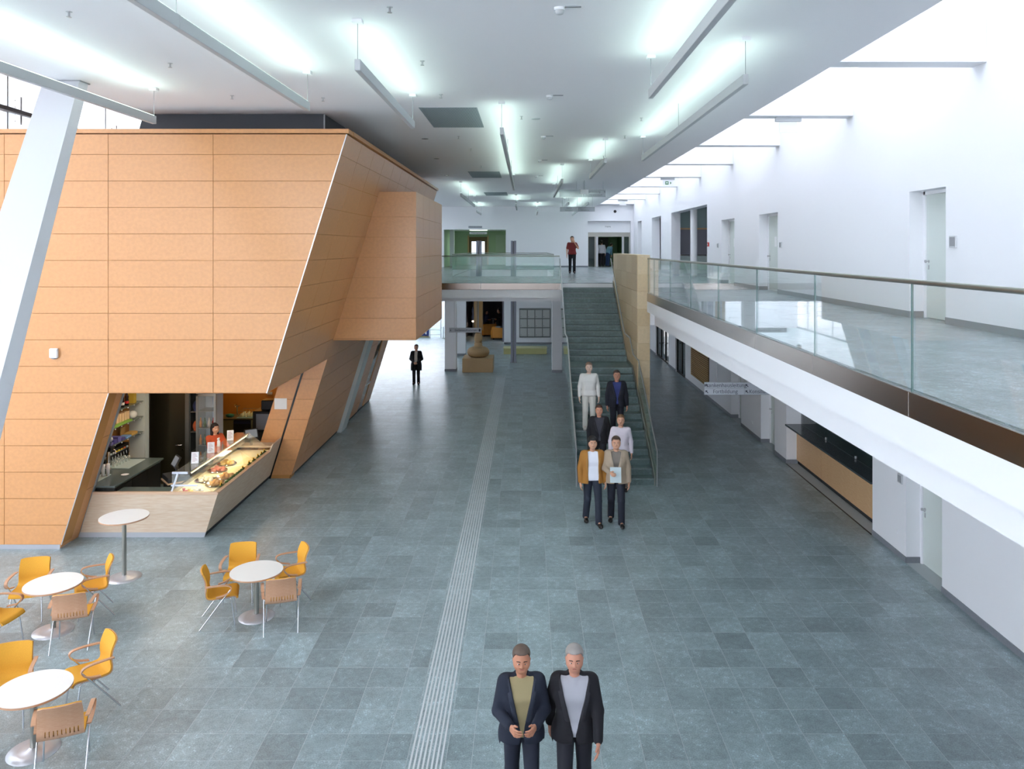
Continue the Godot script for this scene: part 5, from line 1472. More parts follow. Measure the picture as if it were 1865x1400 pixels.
	part(bo, "base", Geo.new().lathe([Vector2(0.09, 0.0), Vector2(0.09, 0.02), Vector2(0.001, 0.02)], 14), mats.grey)
	# upper corridor on the left
	var GW := mat("corridor_green", c8(176, 200, 168), 0.6)
	g = bx(-5.71, -5.51, FLOOR2, 7.4, 52.5, 60.0)
	addbx(g, -1.37, -1.17, FLOOR2, 7.4, 52.5, 60.0)
	addbx(g, -5.71, -1.17, FLOOR2, 7.4, 60.0, 60.2)
	struct("wall_corridor", g, GW)
	struct("ceiling_corridor", bx(-5.71, -1.17, 7.2, 7.4, 52.5, 60.0), mats.ceiling)
	struct("floor_corridor", bx(-5.71, 7.1, FLOOR2 - 0.3, FLOOR2, 52.0, 60.0), mats.slate_up)
	var cd := frame("door_10")
	cd.set_meta("label", "brown wooden door with a glazed pane made to glow at the end of the corridor")
	part(cd, "leaf", bx(-4.4, -3.0, FLOOR2, 6.75, 59.9, 59.98), mat("brown_door", c8(116, 88, 56), 0.5))
	part(cd, "glowing_pane", bx(-4.2, -3.2, 5.45, 6.4, 59.88, 59.9), glow("pane_glow", Color(0.9, 0.95, 1.0), 1.6))  # no lamp: the brightness behind the glass is painted as emission
	part(cd, "frame_post", bx(-4.5, -4.4, FLOOR2, 6.85, 59.86, 60.0), mats.maple)
	part(cd, "frame_post", bx(-3.0, -2.9, FLOOR2, 6.85, 59.86, 60.0), mats.maple)
	single("notice_board", bx(-2.35, -1.5, 5.6, 6.9, 59.95, 60.0), mat("notice_pale", c8(190, 206, 186), 0.6), "pale framed board on the green corridor wall", "notice board")
	single("corridor_column", bx(-5.3, -5.0, FLOOR2, 7.2, 54.0, 54.3), mats.white, "white square column just inside the upper corridor", "column")
	var cl := thing("corridor_lamp", "flat ceiling lamp inside the green upper corridor", "lamp", V(-3.4, 7.14, 55.5))
	part(cl, "diffuser", Geo.new().box(Vector3(-0.6, 0, -0.6), Vector3(0.6, 0.05, 0.6), 0.004), glow("corr_glow", Color(0.92, 1.0, 0.9), 1.5))
	area(cl, Vector2(1.2, 1.2), Vector3(0, -0.01, 0), Color(0.9, 1.0, 0.9), 3.0)
	# glazed entry on the right
	var en := frame("door_11")
	en.set_meta("label", "open glazed automatic door at the far right end of upper floor")
	var f := Geo.new()
	for q in [[4.12, 4.18], [4.60, 4.66], [6.52, 6.58], [6.9, 6.97]]:
		addbx(f, q[0], q[1], FLOOR2, 6.7, 52.45, 52.55)
	addbx(f, 4.12, 6.97, 6.66, 6.95, 52.4, 52.6)
	part(en, "door_frame", f, mats.brushed)
	part(en, "lintel", bx(4.12, 6.97, 6.95, 7.7, 52.3, 52.5), mats.plaster)
	part(en, "side_glass", bx(4.18, 4.60, FLOOR2 + 0.05, 6.66, 52.49, 52.51), mats.dark_glass)
	part(en, "side_glass", bx(6.58, 6.9, FLOOR2 + 0.05, 6.66, 52.49, 52.51), mats.dark_glass)
	for q in [[4.68, 4.82], [6.42, 6.52]]:
		part(en, "sliding_leaf", bx(q[0], q[1], FLOOR2 + 0.02, 6.66, 52.36, 52.44), mats.steel)
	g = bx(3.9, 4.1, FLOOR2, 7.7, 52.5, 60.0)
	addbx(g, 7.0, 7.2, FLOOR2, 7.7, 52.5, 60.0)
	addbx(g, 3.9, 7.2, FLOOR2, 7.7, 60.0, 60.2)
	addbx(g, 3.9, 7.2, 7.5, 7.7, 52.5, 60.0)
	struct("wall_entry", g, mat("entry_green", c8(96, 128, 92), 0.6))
	single("entry_dark_door", bx(5.5, 6.3, FLOOR2, 6.7, 59.9, 59.99), mats.dark, "dark door at the end of the green passage", "door panel")
	var el := thing("entry_lamp", "flat ceiling lamp inside the green passage", "lamp", V(5.5, 7.42, 55.0))
	part(el, "diffuser", Geo.new().box(Vector3(-0.4, 0, -0.4), Vector3(0.4, 0.05, 0.4), 0.004), glow("entry_glow", Color(0.9, 1.0, 0.9), 1.2))
	area(el, Vector2(0.8, 0.8), Vector3(0, -0.01, 0), Color(0.9, 1.0, 0.9), 1.6)
	single("wall_clock", Geo.new().lathe([Vector2(0.001, 0.03), Vector2(0.09, 0.03), Vector2(0.1, 0.0)], 16, Transform3D(Basis(Vector3(1, 0, 0), PI / 2), Vector3.ZERO)), mats.black, "small black camera dome high on the white back wall", "camera", V(5.92, 8.34, 51.99))

func area(parent: Node3D, size: Vector2, at: Vector3, c: Color, e: float) -> void:
	var li := AreaLight3D.new()
	li.name = "lamp_light"
	li.area_size = size
	li.light_color = c
	li.light_energy = e
	li.area_range = 20.0
	li.shadow_enabled = true
	parent.add_child(li, true)
	li.position = at
	li.rotation = Vector3(-PI / 2, 0, 0)

# ------------------------------------------------------------------ cafe furniture
func make_chair() -> Node3D:
	var o := thing("armchair_stool", "", "chair")
	o.name = "cafe_chair"
	taken["cafe_chair"] = 1
	var prof := [Vector2(0.245, 0.405), Vector2(0.235, 0.435), Vector2(0.19, 0.455), Vector2(0.06, 0.447), Vector2(-0.09, 0.436), Vector2(-0.165, 0.447), Vector2(-0.205, 0.485), Vector2(-0.225, 0.545), Vector2(-0.228, 0.62), Vector2(-0.245, 0.72), Vector2(-0.275, 0.80), Vector2(-0.30, 0.86)]
	var surf := func(off: float, inset: float) -> Callable:
		return func(u: float, v: float) -> Vector3:
			var t := inset + v * (1.0 - 2.0 * inset)
			var f := t * (prof.size() - 1)
			var i := mini(int(f), prof.size() - 2)
			var k := f - i
			# smooth the profile
			var p0: Vector2 = prof[maxi(i - 1, 0)]
			var p1: Vector2 = prof[i]
			var p2: Vector2 = prof[i + 1]
			var p3: Vector2 = prof[mini(i + 2, prof.size() - 1)]
			var p := p1.cubic_interpolate(p2, p0, p3, k)
			var d := (p2 - p1).normalized()
			var nn := Vector2(d.y, -d.x) * (1.0 if true else -1.0)
			nn = Vector2(-d.y, d.x)
			if nn.y < 0.0 and i < 5: nn = -nn
			if i >= 5 and nn.x < 0.0: nn = -nn
			var s := (u * 2.0 - 1.0) * (1.0 - inset * 1.6)
			var w := lerpf(0.225, 0.235, clampf(t * 2.0, 0, 1)) if t < 0.5 else lerpf(0.235, 0.215, (t - 0.5) * 2.0)
			var bend := 0.035 * s * s * smoothstep(0.45, 0.8, t)
			var dish := 0.012 * s * s * (1.0 - smoothstep(0.4, 0.6, t))
			# rounded upper corners
			var drop := 0.0
			if t > 0.9 and absf(s) > 0.75: drop = (absf(s) - 0.75) * 0.05 * (t - 0.9) / 0.1
			return Vector3(s * w, p.y + dish - drop + nn.y * off, p.x + bend + nn.x * off)
	part(o, "shell", Geo.new().board(46, 33, surf.call(0.0, 0.0), 0.012, func(i, j): return j >= 19 and j <= 21 and i >= 5 and i <= 40 and i % 4 == 1), mats.beech)
	part(o, "upholstery", Geo.new().board(16, 33, surf.call(0.018, 0.012), 0.016), mats.fabric)
	for s in [-1, 1]:
		var path := [Vector3(0.262, 0.475, -0.06), Vector3(0.275, 0.50, 0.05), Vector3(0.285, 0.545, 0.135), Vector3(0.288, 0.60, 0.17), Vector3(0.288, 0.645, 0.155), Vector3(0.285, 0.668, 0.10), Vector3(0.28, 0.675, 0.0), Vector3(0.272, 0.672, -0.13), Vector3(0.262, 0.665, -0.22)]
		part(o, "armrest", Geo.new().board(2, 24, func(u: float, v: float) -> Vector3:
			var f := v * (path.size() - 1)
			var i := mini(int(f), path.size() - 2)
			var p: Vector3 = path[i].cubic_interpolate(path[i + 1], path[maxi(i - 1, 0)], path[mini(i + 2, path.size() - 1)], f - i)
			return Vector3(s * (p.x + (u - 0.5) * 0.046 * s), p.y, p.z), 0.014), mats.beech)
		part(o, "leg", Geo.new().tube([Vector3(s * 0.19, 0.43, 0.13), Vector3(s * 0.215, 0.41, 0.16), Vector3(s * 0.235, 0.0, 0.215)], 0.0105, 8), mats.chrome)
		part(o, "leg", Geo.new().tube([Vector3(s * 0.272, 0.585, 0.15), Vector3(s * 0.258, 0.42, 0.02), Vector3(s * 0.25, 0.0, -0.30)], 0.0105, 8), mats.chrome)
		part(o, "seat_rail", Geo.new().tube([Vector3(s * 0.19, 0.43, 0.13), Vector3(s * 0.2, 0.424, -0.02), Vector3(s * 0.258, 0.42, 0.02)], 0.009, 6), mats.chrome)
	part(o, "cross_bar", Geo.new().tube([Vector3(-0.2, 0.422, -0.02), Vector3(0.2, 0.422, -0.02)], 0.009, 6), mats.chrome)
	o.set_meta("group", "orange cafe chairs")
	return o

func table(label: String, at: Vector3, h: float, r: float, base_r: float) -> void:
	var o := thing("cafe_table" if h < 1.0 else "standing_table", label, "table", at)
	part(o, "tabletop", Geo.new().lathe([Vector2(0.001, h - 0.002), Vector2(r - 0.004, h - 0.002), Vector2(r, h - 0.004), Vector2(r, h), Vector2(0.001, h)], 48), mats.table_white)
	part(o, "edge_band", Geo.new().lathe([Vector2(0.001, h - 0.03), Vector2(r - 0.004, h - 0.03), Vector2(r, h - 0.026), Vector2(r, h - 0.004)], 48), mats.beech)
	part(o, "column", Geo.new().lathe([Vector2(0.038, 0.03), Vector2(0.038, h - 0.06), Vector2(0.09, h - 0.05), Vector2(0.09, h - 0.03)], 24), mats.brushed)
	part(o, "base", Geo.new().lathe([Vector2(base_r, 0.0), Vector2(base_r, 0.006), Vector2(base_r * 0.6, 0.018), Vector2(0.08, 0.032), Vector2(0.038, 0.05)], 40, Transform3D(), true), mat("table_foot", c8(206, 206, 210), 0.35, 0.5))

func build_furniture() -> void:
	table("round white table in the middle group of four orange chairs", V(-4.33, 0, 12.52), 0.74, 0.41, 0.28)
	table("round white table of the left group, beside the tall standing table", V(-7.31, 0, 12.05), 0.74, 0.41, 0.29)
	table("round white table nearest the eye at lower left", V(-5.8, 0, 9.18), 0.74, 0.41, 0.28)
	table("tall white standing table before the birch cafe counter", V(-7.22, 0, 14.0), 1.10, 0.41, 0.29)
	var c := make_chair()
	var spots := [
		[-4.86, 13.4, 0.15, 0.98, "orange chair behind the middle table, seen from the front"],
		[-3.77, 13.3, -0.85, 0.5, "orange chair at the right of the middle table, turned to the left"],
		[-5.09, 12.3, 0.93, -0.3, "orange chair at the left of the middle table, turned to the right"],
		[-3.76, 11.95, -0.28, -0.96, "orange chair before the middle table, showing its slotted wooden back"],
		[-8.02, 12.75, 0.25, 0.97, "orange chair behind the left table, seen from the front"],
		[-6.8, 12.77, -0.85, 0.5, "orange chair at the right of the left table, by the standing table"],
		[-6.7, 11.42, -0.3, -0.95, "orange chair before the left table, showing its slotted wooden back"],
		[-8.1, 11.6, 0.98, 0.1, "orange chair cut by the left edge beside the left table"],
		[-6.57, 10.0, 0.3, 0.95, "orange chair behind the nearest table, cut by the left edge"],
		[-5.45, 10.24, -0.72, 0.69, "orange chair at the right of the nearest table"],
		[-5.17, 8.64, -0.38, -0.92, "orange chair before the nearest table, showing its slotted wooden back"],
		[-6.62, 8.75, 0.95, -0.25, "orange chair at the lower left corner, only its arm in view"]]
	for i in spots.size():
		var q: Array = spots[i]
		var f := Vector2(q[2], q[3]).normalized()
		# the given point lies under the backrest; the seat centre is 0.26 in front of it
		var at := V(q[0] + f.x * 0.26, 0, q[1]) + Vector3(0, 0, f.y * 0.26)
		var turn := atan2(f.x, f.y)
		if i == 0:
			c.position = at; c.rotation.y = turn; c.set_meta("label", q[4])
		else:
			copy(c, at, turn, q[4])

# ------------------------------------------------------------------ signs
func arrow_mark(parent: Node3D, at: Vector3, s: float, ang: float, m: Material) -> void:
	var g := Geo.new()
	var xf := Transform3D(Basis(Vector3(0, 0, 1), ang), at)
	g.prism(PackedVector2Array([Vector2(0, 0.5 * s), Vector2(-0.38 * s, 0.05 * s), Vector2(0.38 * s, 0.05 * s)]), 0, 0.003, xf)
	g.prism(PackedVector2Array([Vector2(-0.1 * s, 0.05 * s), Vector2(-0.1 * s, -0.5 * s), Vector2(0.1 * s, -0.5 * s), Vector2(0.1 * s, 0.05 * s)]), 0, 0.003, xf)
	part(parent, "arrow", g, m)

func build_signs() -> void:
	var ink := mat("ink", c8(60, 62, 74), 0.6)
	var plate := mat("sign_plate", c8(176, 180, 188), 0.4)
	# hanging direction sign under the gallery
	var s := thing("direction_sign", "grey hanging sign reading Krankenhausleitung and Fortbildung under the gallery", "sign", V(4.22, 2.43, 18.5))
	for k in 3:
		for r in 2:
			part(s, "plate", Geo.new().box(Vector3(k * 0.95 + 0.004, r * 0.148 + 0.006, -0.012), Vector3(k * 0.95 + 0.946, r * 0.148 + 0.148, 0.012), 0.002), plate)
	part(s, "backing", Geo.new().box(Vector3(0, 0, -0.014), Vector3(2.85, 0.302, -0.006)), mats.grey)
	for x in [0.3, 2.5]:
		part(s, "hanger", Geo.new().tube([Vector3(x, 0.3, -0.01), Vector3(x, 1.25, -0.01)], 0.006, 6), mats.steel)
	lettering(s, "Krankenhausleitung", 0.085, Vector3(0.50, 0.225, 0.0125), ink)
	lettering(s, "Fortbildung", 0.085, Vector3(0.50, 0.078, 0.0125), ink)
	lettering(s, "Kapelle", 0.085, Vector3(1.42, 0.225, 0.0125), ink)
	lettering(s, "Konsiliardienst", 0.085, Vector3(1.44, 0.078, 0.0125), ink)
	for k in 2:
		for r in 2:
			arrow_mark(s, Vector3(0.06 + k * 0.95, 0.078 + r * 0.147, 0.0125), 0.09, PI / 4, ink)
	# sign before the totem
	s = thing("direction_sign", "long narrow grey sign hanging under the bridge before the totem", "sign", V(-2.97, 2.66, 30.0))
	part(s, "plate", Geo.new().box(Vector3(0, 0, -0.02), Vector3(1.24, 0.18, 0.02), 0.003), plate)
	for x in [0.2, 1.04]:
		part(s, "hanger", Geo.new().tube([Vector3(x, 0.18, 0), Vector3(x, 1.4, 0)], 0.006, 6), mats.steel)
	lettering(s, "Bettenaufnahme", 0.08, Vector3(0.62, 0.085, 0.0205), ink)
	lettering(s, "WC", 0.06, Vector3(1.06, 0.085, 0.0205), ink)
	arrow_mark(s, Vector3(0.06, 0.09, 0.0205), 0.08, PI, ink)
	part(s, "pictogram", Geo.new().box(Vector3(1.14, 0.04, 0.02), Vector3(1.21, 0.14, 0.0225)), ink)
	# glass signs under the ceiling
	s = thing("direction_sign", "pale glass sign hanging under the ceiling above the stair head", "sign", V(1.36, 8.0, 32.0))
	for k in 2:
		part(s, "plate", Geo.new().box(Vector3(k * 0.95, 0, -0.008), Vector3(k * 0.95 + 0.945, 0.3, 0.008), 0.002), glass("sign_glass", c8(188, 196, 204), 0.45))
	for x in [0.7, 0.98, 1.8]:
		part(s, "hanger", Geo.new().tube([Vector3(x, 0.3, 0), Vector3(x, 0.65, 0)], 0.005, 5), mats.grey)
	lettering(s, "Fortbildung", 0.075, Vector3(1.42, 0.215, 0.0085), ink)
	lettering(s, "Konferenzraum", 0.075, Vector3(1.42, 0.085, 0.0085), ink)
	arrow_mark(s, Vector3(1.0, 0.085, 0.0085), 0.07, PI / 2, ink)
	arrow_mark(s, Vector3(1.85, 0.215, 0.0085), 0.08, -3 * PI / 4, ink)
	s = thing("direction_sign", "far pale glass sign hanging before the white back wall", "sign", V(1.62, 7.66, 37.5))
	for k in 2:
		part(s, "plate", Geo.new().box(Vector3(k * 0.84, 0, -0.008), Vector3(k * 0.84 + 0.835, 0.22, 0.008), 0.002), mats["sign_glass"])
	for x in [0.12, 0.84, 1.56]:
		part(s, "hanger", Geo.new().tube([Vector3(x, 0.22, 0), Vector3(x, 0.99, 0)], 0.005, 5), mats.grey)
	lettering(s, "Station", 0.06, Vector3(0.44, 0.157, 0.0085), ink)
	lettering(s, "Ambulanz", 0.06, Vector3(0.42, 0.06, 0.0085), ink)
	lettering(s, "Verwaltung", 0.06, Vector3(1.2, 0.06, 0.0085), ink)
	# sign over the corridor opening and inside it
	s = thing("direction_sign", "small grey sign on the wall above the green corridor opening", "sign", V(-3.86, 7.23, 51.99))
	part(s, "plate", Geo.new().box(Vector3(0, 0, 0), Vector3(0.92, 0.14, 0.015), 0.002), plate)
	lettering(s, "Patientenzimmer", 0.08, Vector3(0.48, 0.07, 0.0155), ink)
	s = thing("direction_sign", "pale sign hanging inside the green corridor opening", "sign", V(-3.9, 6.85, 53.5))
	part(s, "plate", Geo.new().box(Vector3(0, 0, -0.01), Vector3(1.2, 0.15, 0.01), 0.002), mats.white)
	for x in [0.15, 1.05]:
		part(s, "hanger", Geo.new().tube([Vector3(x, 0.15, 0), Vector3(x, 0.36, 0)], 0.005, 5), mats.grey)
	lettering(s, "Patientenzimmer", 0.09, Vector3(0.6, 0.075, 0.0105), ink)
	s = thing("door_sign", "thin lettering plate over the glazed entry door", "sign", V(5.1, 7.28, 52.29))
	part(s, "plate", Geo.new().box(Vector3(0, 0, 0), Vector3(0.75, 0.12, 0.006), 0.001), mats.white)
	lettering(s, "Eingang", 0.08, Vector3(0.37, 0.06, 0.0065), ink)

# ------------------------------------------------------------------ people
# smooth union of tapered capsules [a, b, ra, rb, k] meshed by surface nets and added to g
func flesh(g: Geo, prims: Array, cell: float, cut = null, xf := Transform3D()) -> void:
	var lo := Vector3.INF
	var hi := -Vector3.INF
	for p in prims:
		var r: float = maxf(p[2], p[3])
		lo = lo.min(p[0] - Vector3.ONE * r).min(p[1] - Vector3.ONE * r)
		hi = hi.max(p[0] + Vector3.ONE * r).max(p[1] + Vector3.ONE * r)
	lo -= Vector3.ONE * cell * 2.5
	hi += Vector3.ONE * cell * 2.5
	var nx := int((hi.x - lo.x) / cell) + 2
	var ny := int((hi.y - lo.y) / cell) + 2
	var nz := int((hi.z - lo.z) / cell) + 2
	var f := PackedFloat32Array()
	f.resize(nx * ny * nz)
	f.fill(1.0)
	var sx := 1
	var sy := nx
	var sz := nx * ny
	for p in prims:
		var a: Vector3 = p[0]
		var b: Vector3 = p[1]
		var ra: float = p[2]
		var rb: float = p[3]
		var k: float = p[4]
		var ba := b - a
		var bb := maxf(ba.length_squared(), 0.000001)
		var m := maxf(ra, rb) + k + cell * 2.0
		var i0 := maxi(int((minf(a.x, b.x) - m - lo.x) / cell), 0)
		var i1 := mini(int((maxf(a.x, b.x) + m - lo.x) / cell) + 1, nx - 1)
		var j0 := maxi(int((minf(a.y, b.y) - m - lo.y) / cell), 0)
		var j1 := mini(int((maxf(a.y, b.y) + m - lo.y) / cell) + 1, ny - 1)
		var k0 := maxi(int((minf(a.z, b.z) - m - lo.z) / cell), 0)
		var k1 := mini(int((maxf(a.z, b.z) + m - lo.z) / cell) + 1, nz - 1)
		for z in range(k0, k1 + 1):
			for y in range(j0, j1 + 1):
				var at := z * sz + y * sy + i0
				var q := Vector3(lo.x + i0 * cell, lo.y + y * cell, lo.z + z * cell) - a
				for x in range(i0, i1 + 1):
					var h := clampf(q.dot(ba) / bb, 0.0, 1.0)
					var d := (q - ba * h).length() - (ra + (rb - ra) * h)
					var o := f[at]
					if d < o + k:
						if o - d > k:
							f[at] = d
						else:
							var w := 0.5 + 0.5 * (o - d) / k
							f[at] = o + (d - o) * w - k * w * (1.0 - w)
					at += 1
					q.x += cell
	if cut != null:
		for z in nz:
			for y in ny:
				var at := z * sz + y * sy
				for x in nx:
					if f[at] < cell * 2.0:
						f[at] = maxf(f[at], cut.call(lo + Vector3(x, y, z) * cell))
					at += 1
	var id := PackedInt32Array()
	id.resize(nx * ny * nz)
	id.fill(-1)
	var base := g.v.size()
	var count := 0
	for z in nz - 1:
		for y in ny - 1:
			var at := z * sz + y * sy
			for x in nx - 1:
				var c0 := f[at]
				var c7 := f[at + sx + sy + sz]
				if c0 > cell * 2.0 or c0 < -cell * 2.0:
					at += 1
					continue
				var c1 := f[at + sx]
				var c2 := f[at + sy]
				var c3 := f[at + sx + sy]
				var c4 := f[at + sz]
				var c5 := f[at + sx + sz]
				var c6 := f[at + sy + sz]
				var neg := int(c0 < 0) + int(c1 < 0) + int(c2 < 0) + int(c3 < 0) + int(c4 < 0) + int(c5 < 0) + int(c6 < 0) + int(c7 < 0)
				if neg == 0 or neg == 8:
					at += 1
					continue
				var s := Vector3.ZERO
				var n := 0
				if (c0 < 0) != (c1 < 0): s += Vector3(c0 / (c0 - c1), 0, 0); n += 1
				if (c2 < 0) != (c3 < 0): s += Vector3(c2 / (c2 - c3), 1, 0); n += 1
				if (c4 < 0) != (c5 < 0): s += Vector3(c4 / (c4 - c5), 0, 1); n += 1
				if (c6 < 0) != (c7 < 0): s += Vector3(c6 / (c6 - c7), 1, 1); n += 1
				if (c0 < 0) != (c2 < 0): s += Vector3(0, c0 / (c0 - c2), 0); n += 1
				if (c1 < 0) != (c3 < 0): s += Vector3(1, c1 / (c1 - c3), 0); n += 1
				if (c4 < 0) != (c6 < 0): s += Vector3(0, c4 / (c4 - c6), 1); n += 1
				if (c5 < 0) != (c7 < 0): s += Vector3(1, c5 / (c5 - c7), 1); n += 1
				if (c0 < 0) != (c4 < 0): s += Vector3(0, 0, c0 / (c0 - c4)); n += 1
				if (c1 < 0) != (c5 < 0): s += Vector3(1, 0, c1 / (c1 - c5)); n += 1
				if (c2 < 0) != (c6 < 0): s += Vector3(0, 1, c2 / (c2 - c6)); n += 1
				if (c3 < 0) != (c7 < 0): s += Vector3(1, 1, c3 / (c3 - c7)); n += 1
				var gr := Vector3(c1 + c3 + c5 + c7 - c0 - c2 - c4 - c6, c2 + c3 + c6 + c7 - c0 - c1 - c4 - c5, c4 + c5 + c6 + c7 - c0 - c1 - c2 - c3).normalized()
				g.v.append(xf * (lo + (Vector3(x, y, z) + s / n) * cell))
				g.n.append(xf.basis * gr)
				id[at] = base + count
				count += 1
				at += 1
	for z in range(1, nz - 1):
		for y in range(1, ny - 1):
			var at := z * sz + y * sy + 1
			for x in range(1, nx - 1):
				var v := f[at]
				if absf(v) > cell * 2.0:
					at += 1
					continue
				if (v < 0) != (f[at + sx] < 0): _face(g, id[at], id[at - sy], id[at - sy - sz], id[at - sz], v < 0)
				if (v < 0) != (f[at + sy] < 0): _face(g, id[at], id[at - sz], id[at - sx - sz], id[at - sx], v < 0)
				if (v < 0) != (f[at + sz] < 0): _face(g, id[at], id[at - sx], id[at - sx - sy], id[at - sy], v < 0)
				at += 1

func _face(g: Geo, a: int, b: int, c: int, d: int, inner: bool) -> void:
	if a < 0 or b < 0 or c < 0 or d < 0: return
	if not inner:
		g.idx.append_array(PackedInt32Array([a, b, c, a, c, d]))
	else:
		g.idx.append_array(PackedInt32Array([a, c, b, a, d, c]))

const ARMS := {
	"hang": [Vector3(0.245, 1.13, -0.03), Vector3(0.255, 0.88, 0.05)],
	"forward": [Vector3(0.24, 1.14, 0.05), Vector3(0.235, 0.93, 0.20)],
	"back": [Vector3(0.245, 1.14, -0.12), Vector3(0.255, 0.90, -0.15)],
	"folded": [Vector3(0.255, 1.13, -0.01), Vector3(0.075, 1.0, 0.19)],
	"raised": [Vector3(0.28, 1.2, 0.08), Vector3(0.10, 1.47, 0.17)],
	"carry": [Vector3(0.245, 1.13, 0.02), Vector3(0.13, 1.10, 0.25)],
	"reach": [Vector3(0.235, 1.2, 0.15), Vector3(0.17, 1.12, 0.40)],
}

func hand(g: Geo, w: Vector3, d: Vector3, thumb: Vector3, palm: Vector3, cell: float, curl: float) -> void:
	var s := (thumb - d * thumb.dot(d)).normalized()
	var n := (palm - d * palm.dot(d) - s * palm.dot(s)).normalized()
	var pr := []
	var offs := [0.032, 0.011, -0.010, -0.030]
	var lens := [0.070, 0.078, 0.072, 0.056]
	for i in 4:
		var kn: Vector3 = w + d * (0.092 - absf(offs[i] - 0.005) * 0.18) + s * offs[i]
		pr.append([w + s * offs[i] * 0.6 + d * 0.01, kn, 0.0165, 0.0125, 0.012])
	for i in 4:
		var kn: Vector3 = w + d * (0.092 - absf(offs[i] - 0.005) * 0.18) + s * offs[i]
		var c1: float = curl * (0.8 + 0.12 * i)
		var d1: Vector3 = (d * cos(c1) + n * sin(c1) + s * offs[i] * 2.0).normalized()
		var m: Vector3 = kn + d1 * lens[i] * 0.52
		var c2 := c1 + curl * 1.1
		var d2: Vector3 = (d * cos(c2) + n * sin(c2)).normalized()
		pr.append([kn, m, 0.0105, 0.009, 0.005])
		pr.append([m, m + d2 * lens[i] * 0.5, 0.009, 0.0072, 0.004])
	var tb := w + d * 0.03 + s * 0.026
	var tm := tb + (d * 0.75 + s * 0.65 + n * 0.35).normalized() * 0.04
	pr.append([w + d * 0.012 + s * 0.01, tb, 0.017, 0.014, 0.012])
	pr.append([tb, tm, 0.014, 0.0115, 0.006])
	pr.append([tm, tm + (d * 0.95 + s * 0.2 + n * 0.4).normalized() * 0.032, 0.0115, 0.009, 0.004])
	pr.append([w - d * 0.06, w + d * 0.01, 0.026, 0.024, 0.015])
	flesh(g, pr, cell)

